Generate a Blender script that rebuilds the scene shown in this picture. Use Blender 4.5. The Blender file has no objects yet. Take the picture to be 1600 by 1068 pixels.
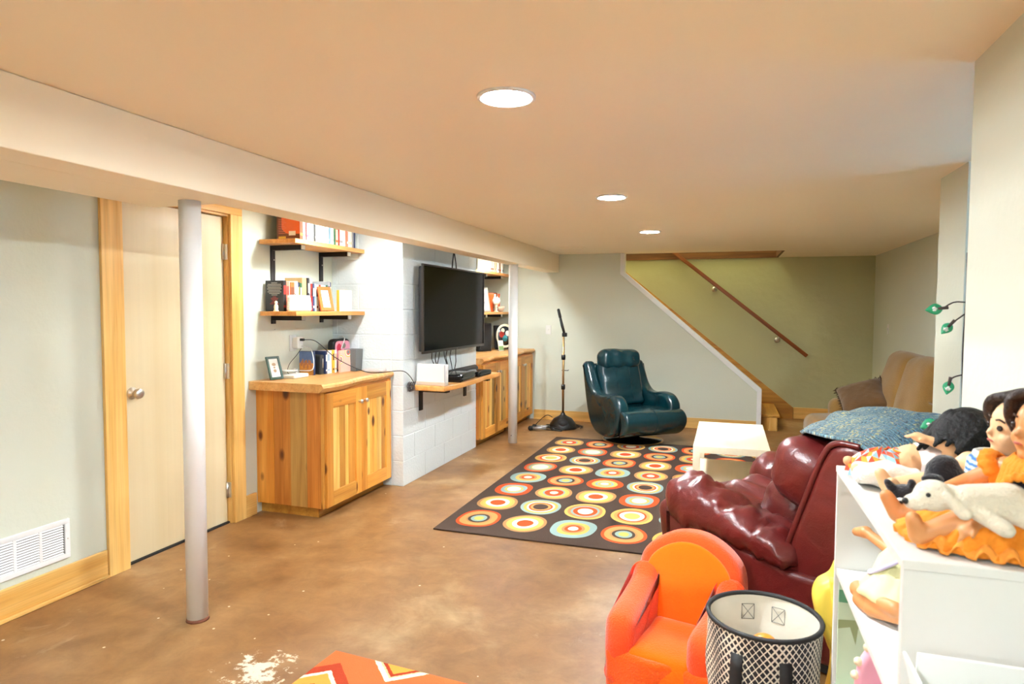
import bpy, bmesh, math, random
from mathutils import Vector, Matrix, noise, Euler
R = math.radians
PI = math.pi
sc = bpy.context.scene
col = sc.collection

# ------------------------------------------------------------------ camera, world, exposure
ZC = 1.43
cam_d = bpy.data.cameras.new('camera'); cam = bpy.data.objects.new('camera', cam_d); col.objects.link(cam)
FPX = 1018.8
cam_d.sensor_width = 36; cam_d.lens = FPX * 36 / 1600; cam_d.clip_start = 0.02
YAW, PITCH, ROLL = 0.31813, -0.04996, 0.00482
CM = Matrix.Rotation(YAW, 3, 'Z') @ Matrix.Rotation(PITCH, 3, 'X') @ Matrix.Rotation(PI/2, 3, 'X') @ Matrix.Rotation(ROLL, 3, 'Z')
cam.matrix_world = Matrix.Translation((0, 0, ZC)) @ CM.to_4x4()
sc.camera = cam
cam_d.dof.use_dof = True; cam_d.dof.focus_distance = 4.6; cam_d.dof.aperture_fstop = 5.6
w = bpy.data.worlds.new('world'); sc.world = w; w.use_nodes = True
w.node_tree.nodes['Background'].inputs[0].default_value = (0.55, 0.75, 1, 1)
w.node_tree.nodes['Background'].inputs[1].default_value = 0.25
vs = sc.view_settings
vs.view_transform = 'Standard'; vs.look = 'None'; vs.gamma = 1; vs.use_curve_mapping = False
vs.exposure = 1.7
LAMP = 700.0         # emission of the lamp lenses
LAMPC = (0.90, 0.985, 1.03)

def area(name, loc, rot, sx, sy, power, color):
    l = bpy.data.lights.new(name, 'AREA'); l.shape = 'RECTANGLE'; l.size = sx; l.size_y = sy
    l.energy = power; l.color = color
    o = bpy.data.objects.new(name, l); o.location = loc; o.rotation_euler = rot; col.objects.link(o)
    return o
area('window_daylight', (2.62, 2.9, 1.45), (0, R(90), 0), 0.9, 0.9, 15, (0.30, 0.60, 1.0))
area('upstairs_light', (-1.0, 8.8, 4.3), (0, 0, 0), 1.4, 0.6, 20, (1.0, 0.93, 0.55))

def at(x, y, **k):
    """photo pixel -> point on the plane X=, Y= or z="""
    d = CM @ Vector(((x-800)/FPX, -(y-534)/FPX, -1.0))
    if 'z' in k: t = (k['z']-ZC)/d.z
    elif 'X' in k: t = k['X']/d.x
    else: t = k['Y']/d.y
    return Vector((0, 0, ZC)) + d*t

# ------------------------------------------------------------------ materials
def S(r, g, b):
    f = lambda c: (c/255/12.92) if c/255 <= 0.04045 else ((c/255+0.055)/1.055)**2.4
    return (f(r), f(g), f(b), 1)
MATS = {}
def mat(name, color, rough=0.6, metal=0, spec=0.5, bump=0, bscale=60, var=0, vscale=6, coat=0, trans=0, emit=None, estr=0, sheen=0, alpha=1):
    if name in MATS: return MATS[name]
    m = bpy.data.materials.new(name); m.use_nodes = True
    nt = m.node_tree; b = nt.nodes['Principled BSDF']
    b.inputs['Base Color'].default_value = color
    b.inputs['Roughness'].default_value = rough; b.inputs['Metallic'].default_value = metal
    b.inputs['Specular IOR Level'].default_value = spec
    b.inputs['Coat Weight'].default_value = coat; b.inputs['Transmission Weight'].default_value = trans
    b.inputs['Sheen Weight'].default_value = sheen; b.inputs['Alpha'].default_value = alpha
    if emit:
        b.inputs['Emission Color'].default_value = emit; b.inputs['Emission Strength'].default_value = estr
    tc = None
    if bump or var:
        tc = nt.nodes.new('ShaderNodeTexCoord')
    if var:
        n = nt.nodes.new('ShaderNodeTexNoise'); n.inputs['Scale'].default_value = vscale; n.inputs['Detail'].default_value = 4
        nt.links.new(tc.outputs['Object'], n.inputs['Vector'])
        mx = nt.nodes.new('ShaderNodeMix'); mx.data_type = 'RGBA'
        mx.inputs[6].default_value = tuple(c*(1-var) for c in color[:3])+(1,)
        mx.inputs[7].default_value = tuple(min(1, c*(1+var)) for c in color[:3])+(1,)
        nt.links.new(n.outputs['Fac'], mx.inputs[0]); nt.links.new(mx.outputs[2], b.inputs['Base Color'])
    if bump:
        n = nt.nodes.new('ShaderNodeTexNoise'); n.inputs['Scale'].default_value = bscale; n.inputs['Detail'].default_value = 5
        nt.links.new(tc.outputs['Object'], n.inputs['Vector'])
        bp = nt.nodes.new('ShaderNodeBump'); bp.inputs['Strength'].default_value = bump; bp.inputs['Distance'].default_value = 0.01
        nt.links.new(n.outputs['Fac'], bp.inputs['Height']); nt.links.new(bp.outputs['Normal'], b.inputs['Normal'])
    MATS[name] = m
    return m

def ramp(nt, fac, stops):
    r = nt.nodes.new('ShaderNodeValToRGB'); e = r.color_ramp.elements
    while len(e) < len(stops): e.new(0.5)
    for i, (p, c) in enumerate(stops): e[i].position = p; e[i].color = c
    nt.links.new(fac, r.inputs['Fac']); return r
def mathn(nt, op, a, b=None, c=None):
    n = nt.nodes.new('ShaderNodeMath'); n.operation = op
    for i, v in enumerate((a, b, c)):
        if v is None: continue
        if isinstance(v, (int, float)): n.inputs[i].default_value = v
        else: nt.links.new(v, n.inputs[i])
    return n.outputs[0]

def wood(name, c1, c2, axis='Z', knots=0.0, rough=0.42, gs=1.0, streak=0.35):
    """grain runs along axis; every object draws its own offset, so planks differ"""
    if name in MATS: return MATS[name]
    m = bpy.data.materials.new(name); m.use_nodes = True
    nt = m.node_tree; b = nt.nodes['Principled BSDF']; L = nt.links.new
    tc = nt.nodes.new('ShaderNodeTexCoord'); oi = nt.nodes.new('ShaderNodeObjectInfo')
    off = nt.nodes.new('ShaderNodeVectorMath'); off.operation = 'ADD'
    sc1 = mathn(nt, 'MULTIPLY', oi.outputs['Random'], 37.0)
    L(tc.outputs['Object'], off.inputs[0]); L(sc1, off.inputs[1])
    mp = nt.nodes.new('ShaderNodeMapping')
    s = [14.0*gs]*3; s['XYZ'.index(axis)] = 0.9*gs
    mp.inputs['Scale'].default_value = s
    L(off.outputs[0], mp.inputs['Vector'])
    n = nt.nodes.new('ShaderNodeTexNoise'); n.inputs['Scale'].default_value = 1.0; n.inputs['Detail'].default_value = 6; n.inputs['Distortion'].default_value = 0.8
    L(mp.outputs[0], n.inputs['Vector'])
    r = ramp(nt, n.outputs['Fac'], [(0.3, c2), (0.62, c1)])
    outc = r.outputs['Color']
    # fine streaks
    mp2 = nt.nodes.new('ShaderNodeMapping'); s2 = [130.0*gs]*3; s2['XYZ'.index(axis)] = 3.0*gs; mp2.inputs['Scale'].default_value = s2
    L(off.outputs[0], mp2.inputs['Vector'])
    n2 = nt.nodes.new('ShaderNodeTexNoise'); n2.inputs['Scale'].default_value = 1.0; n2.inputs['Detail'].default_value = 3
    L(mp2.outputs[0], n2.inputs['Vector'])
    mx = nt.nodes.new('ShaderNodeMix'); mx.data_type = 'RGBA'; mx.blend_type = 'MULTIPLY'; mx.inputs[0].default_value = streak
    r2 = ramp(nt, n2.outputs['Fac'], [(0.3, (0.55, 0.5, 0.45, 1)), (0.6, (1, 1, 1, 1))])
    L(outc, mx.inputs[6]); L(r2.outputs['Color'], mx.inputs[7]); outc = mx.outputs[2]
    # own tone for each piece
    hv = nt.nodes.new('ShaderNodeHueSaturation')
    L(mathn(nt, 'MULTIPLY_ADD', oi.outputs['Random'], 0.44 if knots else 0.12, 0.80 if knots else 0.95), hv.inputs['Value'])
    L(outc, hv.inputs['Color']); outc = hv.outputs['Color']
    if knots:
        mp3 = nt.nodes.new('ShaderNodeMapping'); s3 = [7.0]*3; s3['XYZ'.index(axis)] = 3.6; mp3.inputs['Scale'].default_value = s3
        L(off.outputs[0], mp3.inputs['Vector'])
        v = nt.nodes.new('ShaderNodeTexVoronoi'); v.inputs['Scale'].default_value = 1.0; v.inputs['Randomness'].default_value = 1
        L(mp3.outputs[0], v.inputs['Vector'])
        rk = ramp(nt, v.outputs['Distance'], [(0.06*knots, S(60, 28, 8)), (0.13*knots, S(120, 66, 20)), (0.22*knots, (1, 1, 1, 1))])
        mk_ = nt.nodes.new('ShaderNodeMix'); mk_.data_type = 'RGBA'; mk_.blend_type = 'MULTIPLY'; mk_.inputs[0].default_value = 0.92
        L(outc, mk_.inputs[6]); L(rk.outputs['Color'], mk_.inputs[7]); outc = mk_.outputs[2]
    L(outc, b.inputs['Base Color']); b.inputs['Roughness'].default_value = rough
    bp = nt.nodes.new('ShaderNodeBump'); bp.inputs['Strength'].default_value = 0.12; bp.inputs['Distance'].default_value = 0.004
    L(n2.outputs['Fac'], bp.inputs['Height']); L(bp.outputs['Normal'], b.inputs['Normal'])
    MATS[name] = m
    return m

PINE1 = lambda ax='Z': wood('pine_honey_'+ax, S(232, 168, 76), S(204, 130, 46), ax, 0.85)
PINE2 = lambda ax='Z': wood('pine_red_'+ax, S(214, 140, 60), S(180, 104, 36), ax, 1.0)
PINE3 = lambda ax='Z': wood('pine_grey_'+ax, S(192, 150, 82), S(152, 108, 48), ax, 1.15)
PINE4 = lambda ax='Z': wood('pine_pale_'+ax, S(247, 206, 122), S(228, 170, 78), ax, 0.6)
TRIMW = lambda ax='Z': wood('trim_fir_'+ax, S(240, 196, 118), S(222, 164, 78), ax, 0, 0.4)
SHELFW = lambda ax='Y': wood('shelf_wood_'+ax, S(226, 168, 96), S(196, 128, 58), ax, 0, 0.4)
STAIRW = lambda ax='X': wood('stair_wood_'+ax, S(205, 150, 62), S(170, 110, 40), ax, 0, 0.45)
DARKW = lambda ax='X': wood('joist_wood_'+ax, S(122, 76, 34), S(70, 38, 14), ax, 0.8, 0.6)
BIRCH = wood('door_birch', S(224, 208, 172), S(216, 196, 154), 'Z', 0, 0.38, 0.3, 0.06)
RAILW = wood('rail_oak', S(140, 74, 26), S(106, 50, 14), 'X', 0, 0.35)

def paint(name, color, scale=1.0, bump=0.10, rough=0.6):
    m = mat(name, color, rough, bump=bump, bscale=45*scale, var=0.02, vscale=1.3, spec=0.3)
    return m
WALL = paint('wall_paint', S(210, 214, 199))
WALLB = mat('block_paint', S(218, 226, 228), 0.5, bump=0.35, bscale=55, var=0.03, vscale=3, spec=0.35)
WALLF = mat('far_wall_plaster', S(188, 186, 146), 0.6, bump=0.55, bscale=9, var=0.04, vscale=2, spec=0.3)
CEIL = paint('ceiling_paint', S(252, 240, 214), 1, 0.05, 0.55)
WHITE = mat('white_paint', S(236, 236, 236), 0.4)
GLOSSW = mat('white_laminate', S(224, 224, 220), 0.35)
BLACK = mat('black_plastic', S(18, 18, 19), 0.35)
BLACKM = mat('black_matte', S(22, 21, 22), 0.7)
STEEL = mat('black_steel', S(40, 36, 36), 0.45, metal=0.6)
NICKEL = mat('brushed_nickel', S(214, 208, 200), 0.36, metal=1)
CHROME = mat('chrome', S(225, 215, 195), 0.12, metal=1)
BRASS = mat('satin_gold_metal', S(196, 160, 110), 0.3, metal=1)
PAPER = mat('paper', S(240, 236, 224), 0.8)
SCREEN = mat('screen_glass', S(4, 4, 4), 0.14, spec=0.10)

def floor_mat():
    m = bpy.data.materials.new('stained_concrete'); m.use_nodes = True
    nt = m.node_tree; b = nt.nodes['Principled BSDF']; L = nt.links.new
    tc = nt.nodes.new('ShaderNodeTexCoord')
    def nz(scale, det=6, dist=0.0, rough=0.55):
        n = nt.nodes.new('ShaderNodeTexNoise'); n.inputs['Scale'].default_value = scale; n.inputs['Detail'].default_value = det
        n.inputs['Distortion'].default_value = dist; n.inputs['Roughness'].default_value = rough
        L(tc.outputs['Object'], n.inputs['Vector']); return n.outputs['Fac']
    a = ramp(nt, nz(1.3, 9, 0.35, 0.62), [(0.26, S(98, 60, 28)), (0.42, S(138, 96, 52)), (0.55, S(154, 114, 70)), (0.70, S(184, 154, 112))])
    c = ramp(nt, nz(7.5, 10, 0.5, 0.7), [(0.34, (0.62, 0.56, 0.48, 1)), (0.62, (1, 1, 1, 1))])
    mx = nt.nodes.new('ShaderNodeMix'); mx.data_type = 'RGBA'; mx.blend_type = 'MULTIPLY'; mx.inputs[0].default_value = 0.75
    L(a.outputs[0], mx.inputs[6]); L(c.outputs[0], mx.inputs[7])
    # pale worn patches
    p = ramp(nt, nz(2.2, 10, 0.8, 0.72), [(0.60, (0, 0, 0, 1)), (0.76, (1, 1, 1, 1))])
    m2 = nt.nodes.new('ShaderNodeMix'); m2.data_type = 'RGBA'; m2.inputs[7].default_value = S(214, 190, 156)
    L(mathn(nt, 'MULTIPLY', p.outputs[0], 0.45), m2.inputs[0]); L(mx.outputs[2], m2.inputs[6])
    # tiny white paint specks
    v = nt.nodes.new('ShaderNodeTexVoronoi'); v.inputs['Scale'].default_value = 9.0; L(tc.outputs['Object'], v.inputs['Vector'])
    lt = mathn(nt, 'LESS_THAN', v.outputs['Distance'], 0.055)
    pick = nt.nodes.new('ShaderNodeSeparateColor'); L(v.outputs['Color'], pick.inputs[0])
    sp = mathn(nt, 'MULTIPLY', lt, mathn(nt, 'GREATER_THAN', pick.outputs[0], 0.62))
    m3 = nt.nodes.new('ShaderNodeMix'); m3.data_type = 'RGBA'; m3.inputs[7].default_value = S(236, 224, 205)
    L(mathn(nt, 'MULTIPLY', sp, 0.8), m3.inputs[0]); L(m2.outputs[2], m3.inputs[6])
    vd = nt.nodes.new('ShaderNodeVectorMath'); vd.operation = 'DISTANCE'; L(tc.outputs['Object'], vd.inputs[0]); c_ = at(405, 1045, z=0); vd.inputs[1].default_value = (c_.x, c_.y, 0)
    msk = mathn(nt, 'ADD', nz(16, 9, 0.2, 0.75), mathn(nt, 'MULTIPLY', vd.outputs['Value'], -1.3))
    rs = ramp(nt, msk, [(0.38, (0, 0, 0, 1)), (0.43, (1, 1, 1, 1))])
    m4 = nt.nodes.new('ShaderNodeMix'); m4.data_type = 'RGBA'; m4.inputs[7].default_value = S(232, 222, 200)
    L(mathn(nt, 'MULTIPLY', rs.outputs[0], 0.8), m4.inputs[0]); L(m3.outputs[2], m4.inputs[6])
    L(m4.outputs[2], b.inputs['Base Color'])
    rr = nt.nodes.new('ShaderNodeMapRange'); L(nz(3, 5), rr.inputs[0]); rr.inputs[3].default_value = 0.30; rr.inputs[4].default_value = 0.52
    L(rr.outputs[0], b.inputs['Roughness'])
    bp = nt.nodes.new('ShaderNodeBump'); bp.inputs['Strength'].default_value = 0.06; L(nz(20, 6), bp.inputs['Height']); L(bp.outputs[0], b.inputs['Normal'])
    return m
FLOOR = floor_mat()

# ------------------------------------------------------------------ mesh building
class MB:
    def __init__(s): s.v = []; s.f = []; s.m = []; s.sm = []
    def add(s, vs, fs, mi=0, smooth=False, M=None):
        o = len(s.v)
        for p in vs:
            p = Vector(p)
            s.v.append(M @ p if M is not None else p)
        for f in fs: s.f.append([i+o for i in f]); s.m.append(mi); s.sm.append(smooth)
        return s
    def box(s, x0, x1, y0, y1, z0, z1, mi=0, M=None):
        vs = [(x, y, z) for z in (z0, z1) for y in (y0, y1) for x in (x0, x1)]
        return s.add(vs, [(0, 2, 3, 1), (4, 5, 7, 6), (0, 1, 5, 4), (2, 6, 7, 3), (0, 4, 6, 2), (1, 3, 7, 5)], mi, False, M)
    def cbox(s, c, d, mi=0, M=None):
        return s.box(c[0]-d[0]/2, c[0]+d[0]/2, c[1]-d[1]/2, c[1]+d[1]/2, c[2]-d[2]/2, c[2]+d[2]/2, mi, M)
    def tube(s, pts, r, n=8, mi=0, caps=True, closed=False, flat=1.0):
        pts = [Vector(p) for p in pts]; k = len(pts)
        rs = r if isinstance(r, (list, tuple)) else [r]*k
        ring = []; up = None
        for i, p in enumerate(pts):
            if closed: t = (pts[(i+1) % k]-pts[i-1])
            else: t = pts[min(i+1, k-1)]-pts[max(i-1, 0)]
            t = t.normalized() if t.length > 1e-9 else Vector((0, 0, 1))
            if up is None:
                up = Vector((0, 0, 1)) if abs(t.z) < 0.9 else Vector((1, 0, 0))
            a = t.cross(up).normalized(); up = a.cross(t).normalized()
            ring.append([p + (a*math.cos(2*PI*j/n) + up*math.sin(2*PI*j/n)*flat)*rs[i] for j in range(n)])
        vs = [q for rg in ring for q in rg]; fs = []
        for i in range(k if closed else k-1):
            for j in range(n):
                a_, b_ = i*n+j, i*n+(j+1) % n
                c_, d_ = ((i+1) % k)*n+(j+1) % n, ((i+1) % k)*n+j
                fs.append((a_, b_, c_, d_))
        s.add(vs, fs, mi, True)
        if caps and not closed:
            o = len(s.v)-len(vs)
            s.f.append([o+j for j in range(n)][::-1]); s.m.append(mi); s.sm.append(False)
            s.f.append([o+(k-1)*n+j for j in range(n)]); s.m.append(mi); s.sm.append(False)
        return s
    def lathe(s, prof, n=24, c=(0, 0, 0), mi=0, M=None, smooth=True, sx=1.0, sy=1.0, caps=True):
        vs = []; fs = []
        for r, z in prof:
            for j in range(n): vs.append((c[0]+r*sx*math.cos(2*PI*j/n), c[1]+r*sy*math.sin(2*PI*j/n), c[2]+z))
        for i in range(len(prof)-1):
            for j in range(n): fs.append((i*n+j, i*n+(j+1) % n, (i+1)*n+(j+1) % n, (i+1)*n+j))
        if caps and prof[0][0] > 1e-6: fs.append(tuple(range(n))[::-1])
        if caps and prof[-1][0] > 1e-6: fs.append(tuple((len(prof)-1)*n+j for j in range(n)))
        return s.add(vs, fs, mi, smooth, M)
    def grid(s, fn, nu, nv, mi=0, smooth=True, M=None, flip=False, cu=False):
        vs = [fn(i/nu, j/nv) for j in range(nv+1) for i in range(nu+(0 if cu else 1))]
        W_ = nu+(0 if cu else 1); fs = []
        for j in range(nv):
            for i in range(nu):
                a = j*W_+i; b = j*W_+(i+1) % W_; q = (a, b, b+W_, a+W_)
                fs.append(q[::-1] if flip else q)
        return s.add(vs, fs, mi, smooth, M)
    def prism(s, poly, t0, t1, plane='XZ', mi=0, M=None, smooth=False):
        def mk3(p, t):
            return {'XZ': (p[0], t, p[1]), 'XY': (p[0], p[1], t), 'YZ': (t, p[0], p[1])}[plane]
        n = len(poly)
        vs = [mk3(p, t0) for p in poly]+[mk3(p, t1) for p in poly]
        fs = [tuple(range(n)), tuple(range(2*n-1, n-1, -1))]
        s.add(vs, fs, mi, False, M)
        o = len(s.v)-2*n
        for i in range(n):
            j = (i+1) % n; s.f.append([o+i, o+n+i, o+n+j, o+j]); s.m.append(mi); s.sm.append(smooth)
        return s
    def puffy(s, poly, width, r, axis='X', seg=5, mi=0, M=None, bulge=0.0):
        """outline (closed 2-D polyline) with thickness width and rounded rim of radius r"""
        n = len(poly); P = [Vector(p).to_2d() for p in poly]
        A = sum(P[i].x*P[(i+1) % n].y-P[(i+1) % n].x*P[i].y for i in range(n))
        if A < 0: P = P[::-1]
        N = []
        for i in range(n):
            t = (P[(i+1) % n]-P[i-1]).normalized(); N.append(Vector((-t.y, t.x)))
        lay = []
        for k in range(seg+1):
            a = PI/2*k/seg; lay.append((-(width/2-r+r*math.cos(a)), r*(1-math.sin(a))))
        lay = lay+[(-o, i_) for o, i_ in lay[::-1]]
        def mk3(p, t):
            return {'X': (t, p[0], p[1]), 'Y': (p[0], t, p[1]), 'Z': (p[0], p[1], t)}[axis]
        vs = [mk3(P[i]+N[i]*ins, o) for o, ins in lay for i in range(n)]
        fs = []
        for k in range(len(lay)-1):
            for i in range(n):
                j = (i+1) % n; fs.append((k*n+i, k*n+j, (k+1)*n+j, (k+1)*n+i))
        s.add(vs, fs, mi, True, M)
        o = len(s.v)-len(vs)
        s.f.append([o+i for i in range(n)][::-1]); s.m.append(mi); s.sm.append(True)
        s.f.append([o+(len(lay)-1)*n+i for i in range(n)]); s.m.append(mi); s.sm.append(True)
        return s
    def rbox(s, size, r, n=8, fn=None, c=(0, 0, 0), mi=0, M=None):
        """dense rounded box centred on c; fn deforms each local point"""
        h = [d/2 for d in size]; idx = {}; vs = []; fs = []
        cnt = [max(2, n)]*3
        mxd = max(size); cnt = [max(4, int(round(n*d/mxd))) for d in size]
        def tw(i, k):   # parameter with extra points near the rim
            t = i/k*2-1; return t
        def vid(p):
            key = (round(p[0], 6), round(p[1], 6), round(p[2], 6))
            if key not in idx:
                q = Vector([p[i]*h[i] for i in range(3)])
                inner = Vector([max(-(h[i]-r), min(h[i]-r, q[i])) for i in range(3)])
                d = q-inner
                if d.length > 1e-9:
                    q = inner+d.normalized()*r
                if fn: q = Vector(fn(q))
                idx[key] = len(vs); vs.append(q+Vector(c))
            return idx[key]
        def pars(k, i):
            # place lines so the rim is well sampled
            m_ = r/h[i] if h[i] > 0 else 0
            edge = [-1+m_*q/3 for q in range(3)]
            midn = max(2, k)
            mid = [(-1+m_)+(2-2*m_)*q/midn for q in range(midn+1)]
            return edge+mid+[-e for e in edge[::-1]]
        Ls = [pars(cnt[i], i) for i in range(3)]
        for ax in range(3):
            u, v = [(1, 2), (2, 0), (0, 1)][ax]
            for sg in (-1, 1):
                for i in range(len(Ls[u])-1):
                    for j in range(len(Ls[v])-1):
                        q = []
                        for (a, b) in ((i, j), (i+1, j), (i+1, j+1), (i, j+1)):
                            p = [0, 0, 0]; p[ax] = sg; p[u] = Ls[u][a]; p[v] = Ls[v][b]; q.append(vid(p))
                        if len(set(q)) < 3: continue
                        fs.append(tuple(q) if sg > 0 else tuple(q[::-1]))
        return s.add(vs, fs, mi, True, M)
    def ell(s, c, rad, rot=None, nu=20, nv=12, mi=0):
        M = Matrix.Translation(Vector(c)) @ (rot.to_4x4() if rot is not None else Matrix.Identity(4))
        prof = [(math.sin(PI*k/nv), -math.cos(PI*k/nv)) for k in range(nv+1)]
        vs = []; fs = []
        for k, (r, z) in enumerate(prof):
            for j in range(nu): vs.append((rad[0]*r*math.cos(2*PI*j/nu), rad[1]*r*math.sin(2*PI*j/nu), rad[2]*z))
        for i in range(nv):
            for j in range(nu): fs.append((i*nu+j, i*nu+(j+1) % nu, (i+1)*nu+(j+1) % nu, (i+1)*nu+j))
        return s.add(vs, fs, mi, True, M)
    def cap(s, p0, p1, r0, r1, n=12, mi=0):
        p0 = Vector(p0); p1 = Vector(p1); d = (p1-p0); L_ = d.length; t = d.normalized() if L_ > 1e-9 else Vector((0, 0, 1))
        pts = []; rs = []
        for k in range(5):
            a = PI/2*k/4; pts.append(p0-t*r0*math.cos(a)); rs.append(max(1e-4, r0*math.sin(a)))
        for k in range(1, 5):
            a = PI/2*k/4
        for k in range(5):
            a = PI/2*(1-k/4); pts.append(p1+t*r1*math.cos(a)); rs.append(max(1e-4, r1*math.sin(a)))
        return s.tube(pts, rs, n, mi)
    def mesh(s, name):
        me = bpy.data.meshes.new(name); me.from_pydata([tuple(p) for p in s.v], [], s.f)
        me.polygons.foreach_set('material_index', s.m); me.polygons.foreach_set('use_smooth', s.sm)
        me.validate(); me.update()
        return me

def ob(name, mb, mats, parent=None, bev=0, bseg=2, label=None, cat=None, group=None, kind=None, loc=None, rot=None, fix=False, sub=0):
    me = mb.mesh(name) if isinstance(mb, MB) else mb
    if fix:
        bm = bmesh.new(); bm.from_mesh(me); bmesh.ops.remove_doubles(bm, verts=bm.verts, dist=1e-5)
        bmesh.ops.recalc_face_normals(bm, faces=bm.faces); bm.to_mesh(me); bm.free()
    o = bpy.data.objects.new(name, me); col.objects.link(o)
    if not isinstance(mats, (list, tuple)): mats = [mats]
    if not me.materials:
        for m in mats: me.materials.append(m)
    if parent: o.parent = parent
    if loc is not None: o.location = loc
    if rot is not None: o.rotation_euler = rot
    if bev:
        md = o.modifiers.new('edge', 'BEVEL'); md.width = bev; md.segments = bseg; md.limit_method = 'ANGLE'; md.angle_limit = R(40)
    if sub:
        md = o.modifiers.new('sub', 'SUBSURF'); md.levels = sub; md.render_levels = sub
    if label: o['label'] = label
    if cat: o['category'] = cat
    if group: o['group'] = group
    if kind: o['kind'] = kind
    return o
def thing(name, label, cat, loc=(0, 0, 0), rz=0, group=None, rot=None):
    o = bpy.data.objects.new(name, None); col.objects.link(o); o.empty_display_size = 0.1
    o.location = loc; o.rotation_euler = rot if rot else (0, 0, rz)
    o['label'] = label; o['category'] = cat
    if group: o['group'] = group
    return o
def struct(name, mb, mats, **k): return ob(name, mb, mats, kind='structure', **k)
def B(*a): return MB().box(*a)
def cr(pts, n=6, closed=True):
    """Catmull-Rom through the points"""
    P = [Vector(p) for p in pts]; k = len(P); out = []
    rng = range(k) if closed else range(k-1)
    for i in rng:
        if closed: p0, p1, p2, p3 = P[i-1], P[i], P[(i+1) % k], P[(i+2) % k]
        else: p0, p1, p2, p3 = P[max(i-1, 0)], P[i], P[i+1], P[min(i+2, k-1)]
        for q in range(n):
            t = q/n
            out.append(0.5*((2*p1)+(p2-p0)*t+(2*p0-5*p1+4*p2-p3)*t*t+(3*p1-p0-3*p2+p3)*t*t*t))
    if not closed: out.append(P[-1])
    return out
def nz3(p, s, seed=0): return noise.noise(Vector((p[0]*s+seed, p[1]*s+seed*1.7, p[2]*s-seed)))
def remesh(mb, voxel, smooth=6, name='body'):
    """one continuous skin grown over overlapping solids"""
    me = mb.mesh(name); o = bpy.data.objects.new('tmp', me); col.objects.link(o)
    md = o.modifiers.new('r', 'REMESH'); md.mode = 'VOXEL'; md.voxel_size = voxel; md.use_smooth_shade = True
    s_ = o.modifiers.new('s', 'SMOOTH'); s_.iterations = smooth; s_.factor = 0.5
    dg = bpy.context.evaluated_depsgraph_get(); dg.update()
    out = bpy.data.meshes.new_from_object(o.evaluated_get(dg)); out.name = name
    bpy.data.objects.remove(o); out.materials.clear()
    for p in out.polygons: p.use_smooth = True
    return out
rng = random.Random(7)

# ------------------------------------------------------------------ the room
CH = 2.134
XL = -3.10     # left wall
YB = 8.17      # stair half wall, front face
YF = 9.35      # far wall
XR = 1.78      # right wall
struct('floor', B(-3.6, 3.0, -2.7, 9.5, -0.06, 0), FLOOR)
HX0, HX1, HY0, HY1 = -2.6, 0.63, 8.29, YF
c_ = MB(); c_.box(-3.3, 3.0, -2.7, HY0, CH, CH+0.2); c_.box(HX1, 3.0, HY0, 9.5, CH, CH+0.2); c_.box(-3.3, HX0, HY0, 9.5, CH, CH+0.2); c_.box(HX0, HX1, HY1, 9.5, CH, CH+0.2)
struct('ceiling', c_, CEIL)
# left wall with the door opening
DY0, DY1, DTOP = 2.665, 3.50, 2.05
wl = MB()
wl.box(XL-0.14, XL, -2.7, DY0, 0, CH); wl.box(XL-0.14, XL, DY1, 8.3, 0, CH); wl.box(XL-0.14, XL, DY0, DY1, DTOP, CH)
wl.box(XL-0.5, XL-0.14, DY0-0.2, DY1+0.2, 0, CH)
struct('wall_left', wl, WALL)
struct('wall_front', B(-3.3, 0.8, -2.7, -2.6, 0, CH), WALL)
struct('wall_near_right', B(0.65, 0.80, -2.7, 2.19, 0, CH), WALL)
struct('wall_alcove', B(0.80, 2.6, 2.07, 2.19, 0, CH), WALL)
struct('wall_stub', B(1.065, 2.6, 3.62, 4.04, 0, CH), WALL)
wa = MB(); wa.box(2.5, 2.6, 2.19, 2.45, 0, CH); wa.box(2.5, 2.6, 3.35, 3.62, 0, CH); wa.box(2.5, 2.6, 2.45, 3.35, 0, 1.0); wa.box(2.5, 2.6, 2.45, 3.35, 1.9, CH)
struct('wall_alcove_side', wa, WALL)
win = struct('window_1', MB().box(2.5, 2.6, 2.45, 2.50, 1.0, 1.9).box(2.5, 2.6, 3.30, 3.35, 1.0, 1.9).box(2.5, 2.6, 2.5, 3.3, 1.0, 1.05).box(2.5, 2.6, 2.5, 3.3, 1.85, 1.9), WHITE)
ob('pane', MB().box(2.545, 2.549, 2.5, 3.3, 1.05, 1.85), mat('window_glass', (1, 1, 1, 1), 0.0, trans=1.0), win)
struct('wall_right', B(XR, XR+0.12, 4.04, YF, 0, CH), WALL)
struct('wall_far', B(-3.3, XR+0.12, YF, YF+0.12, 0, CH), WALLF)
# stairwell above the ceiling opening
sw = MB(); sw.box(HX0, HX1, HY1+0.005, HY1+0.1, CH+0.2, 4.5); sw.box(HX0, HX1, HY0-0.1, HY0-0.005, CH+0.2, 4.5)
sw.box(HX0-0.1, HX0-0.005, HY0-0.1, HY1+0.1, CH+0.2, 4.5); sw.box(HX1+0.005, HX1+0.1, HY0-0.1, HY1+0.1, CH+0.2, 4.5); sw.box(HX0-0.1, HX1+0.1, HY0-0.1, HY1+0.1, 4.5, 4.6)
struct('wall_stairwell', sw, WALL)
tr = struct('trim_1', MB().box(HX0, HX1, HY1-0.03, HY1, CH-0.002, CH+0.2), DARKW('X'))
struct('trim_2', MB().box(HX1-0.03, HX1, HY0, HY1-0.03, CH, CH+0.2), DARKW('X'))
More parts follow.
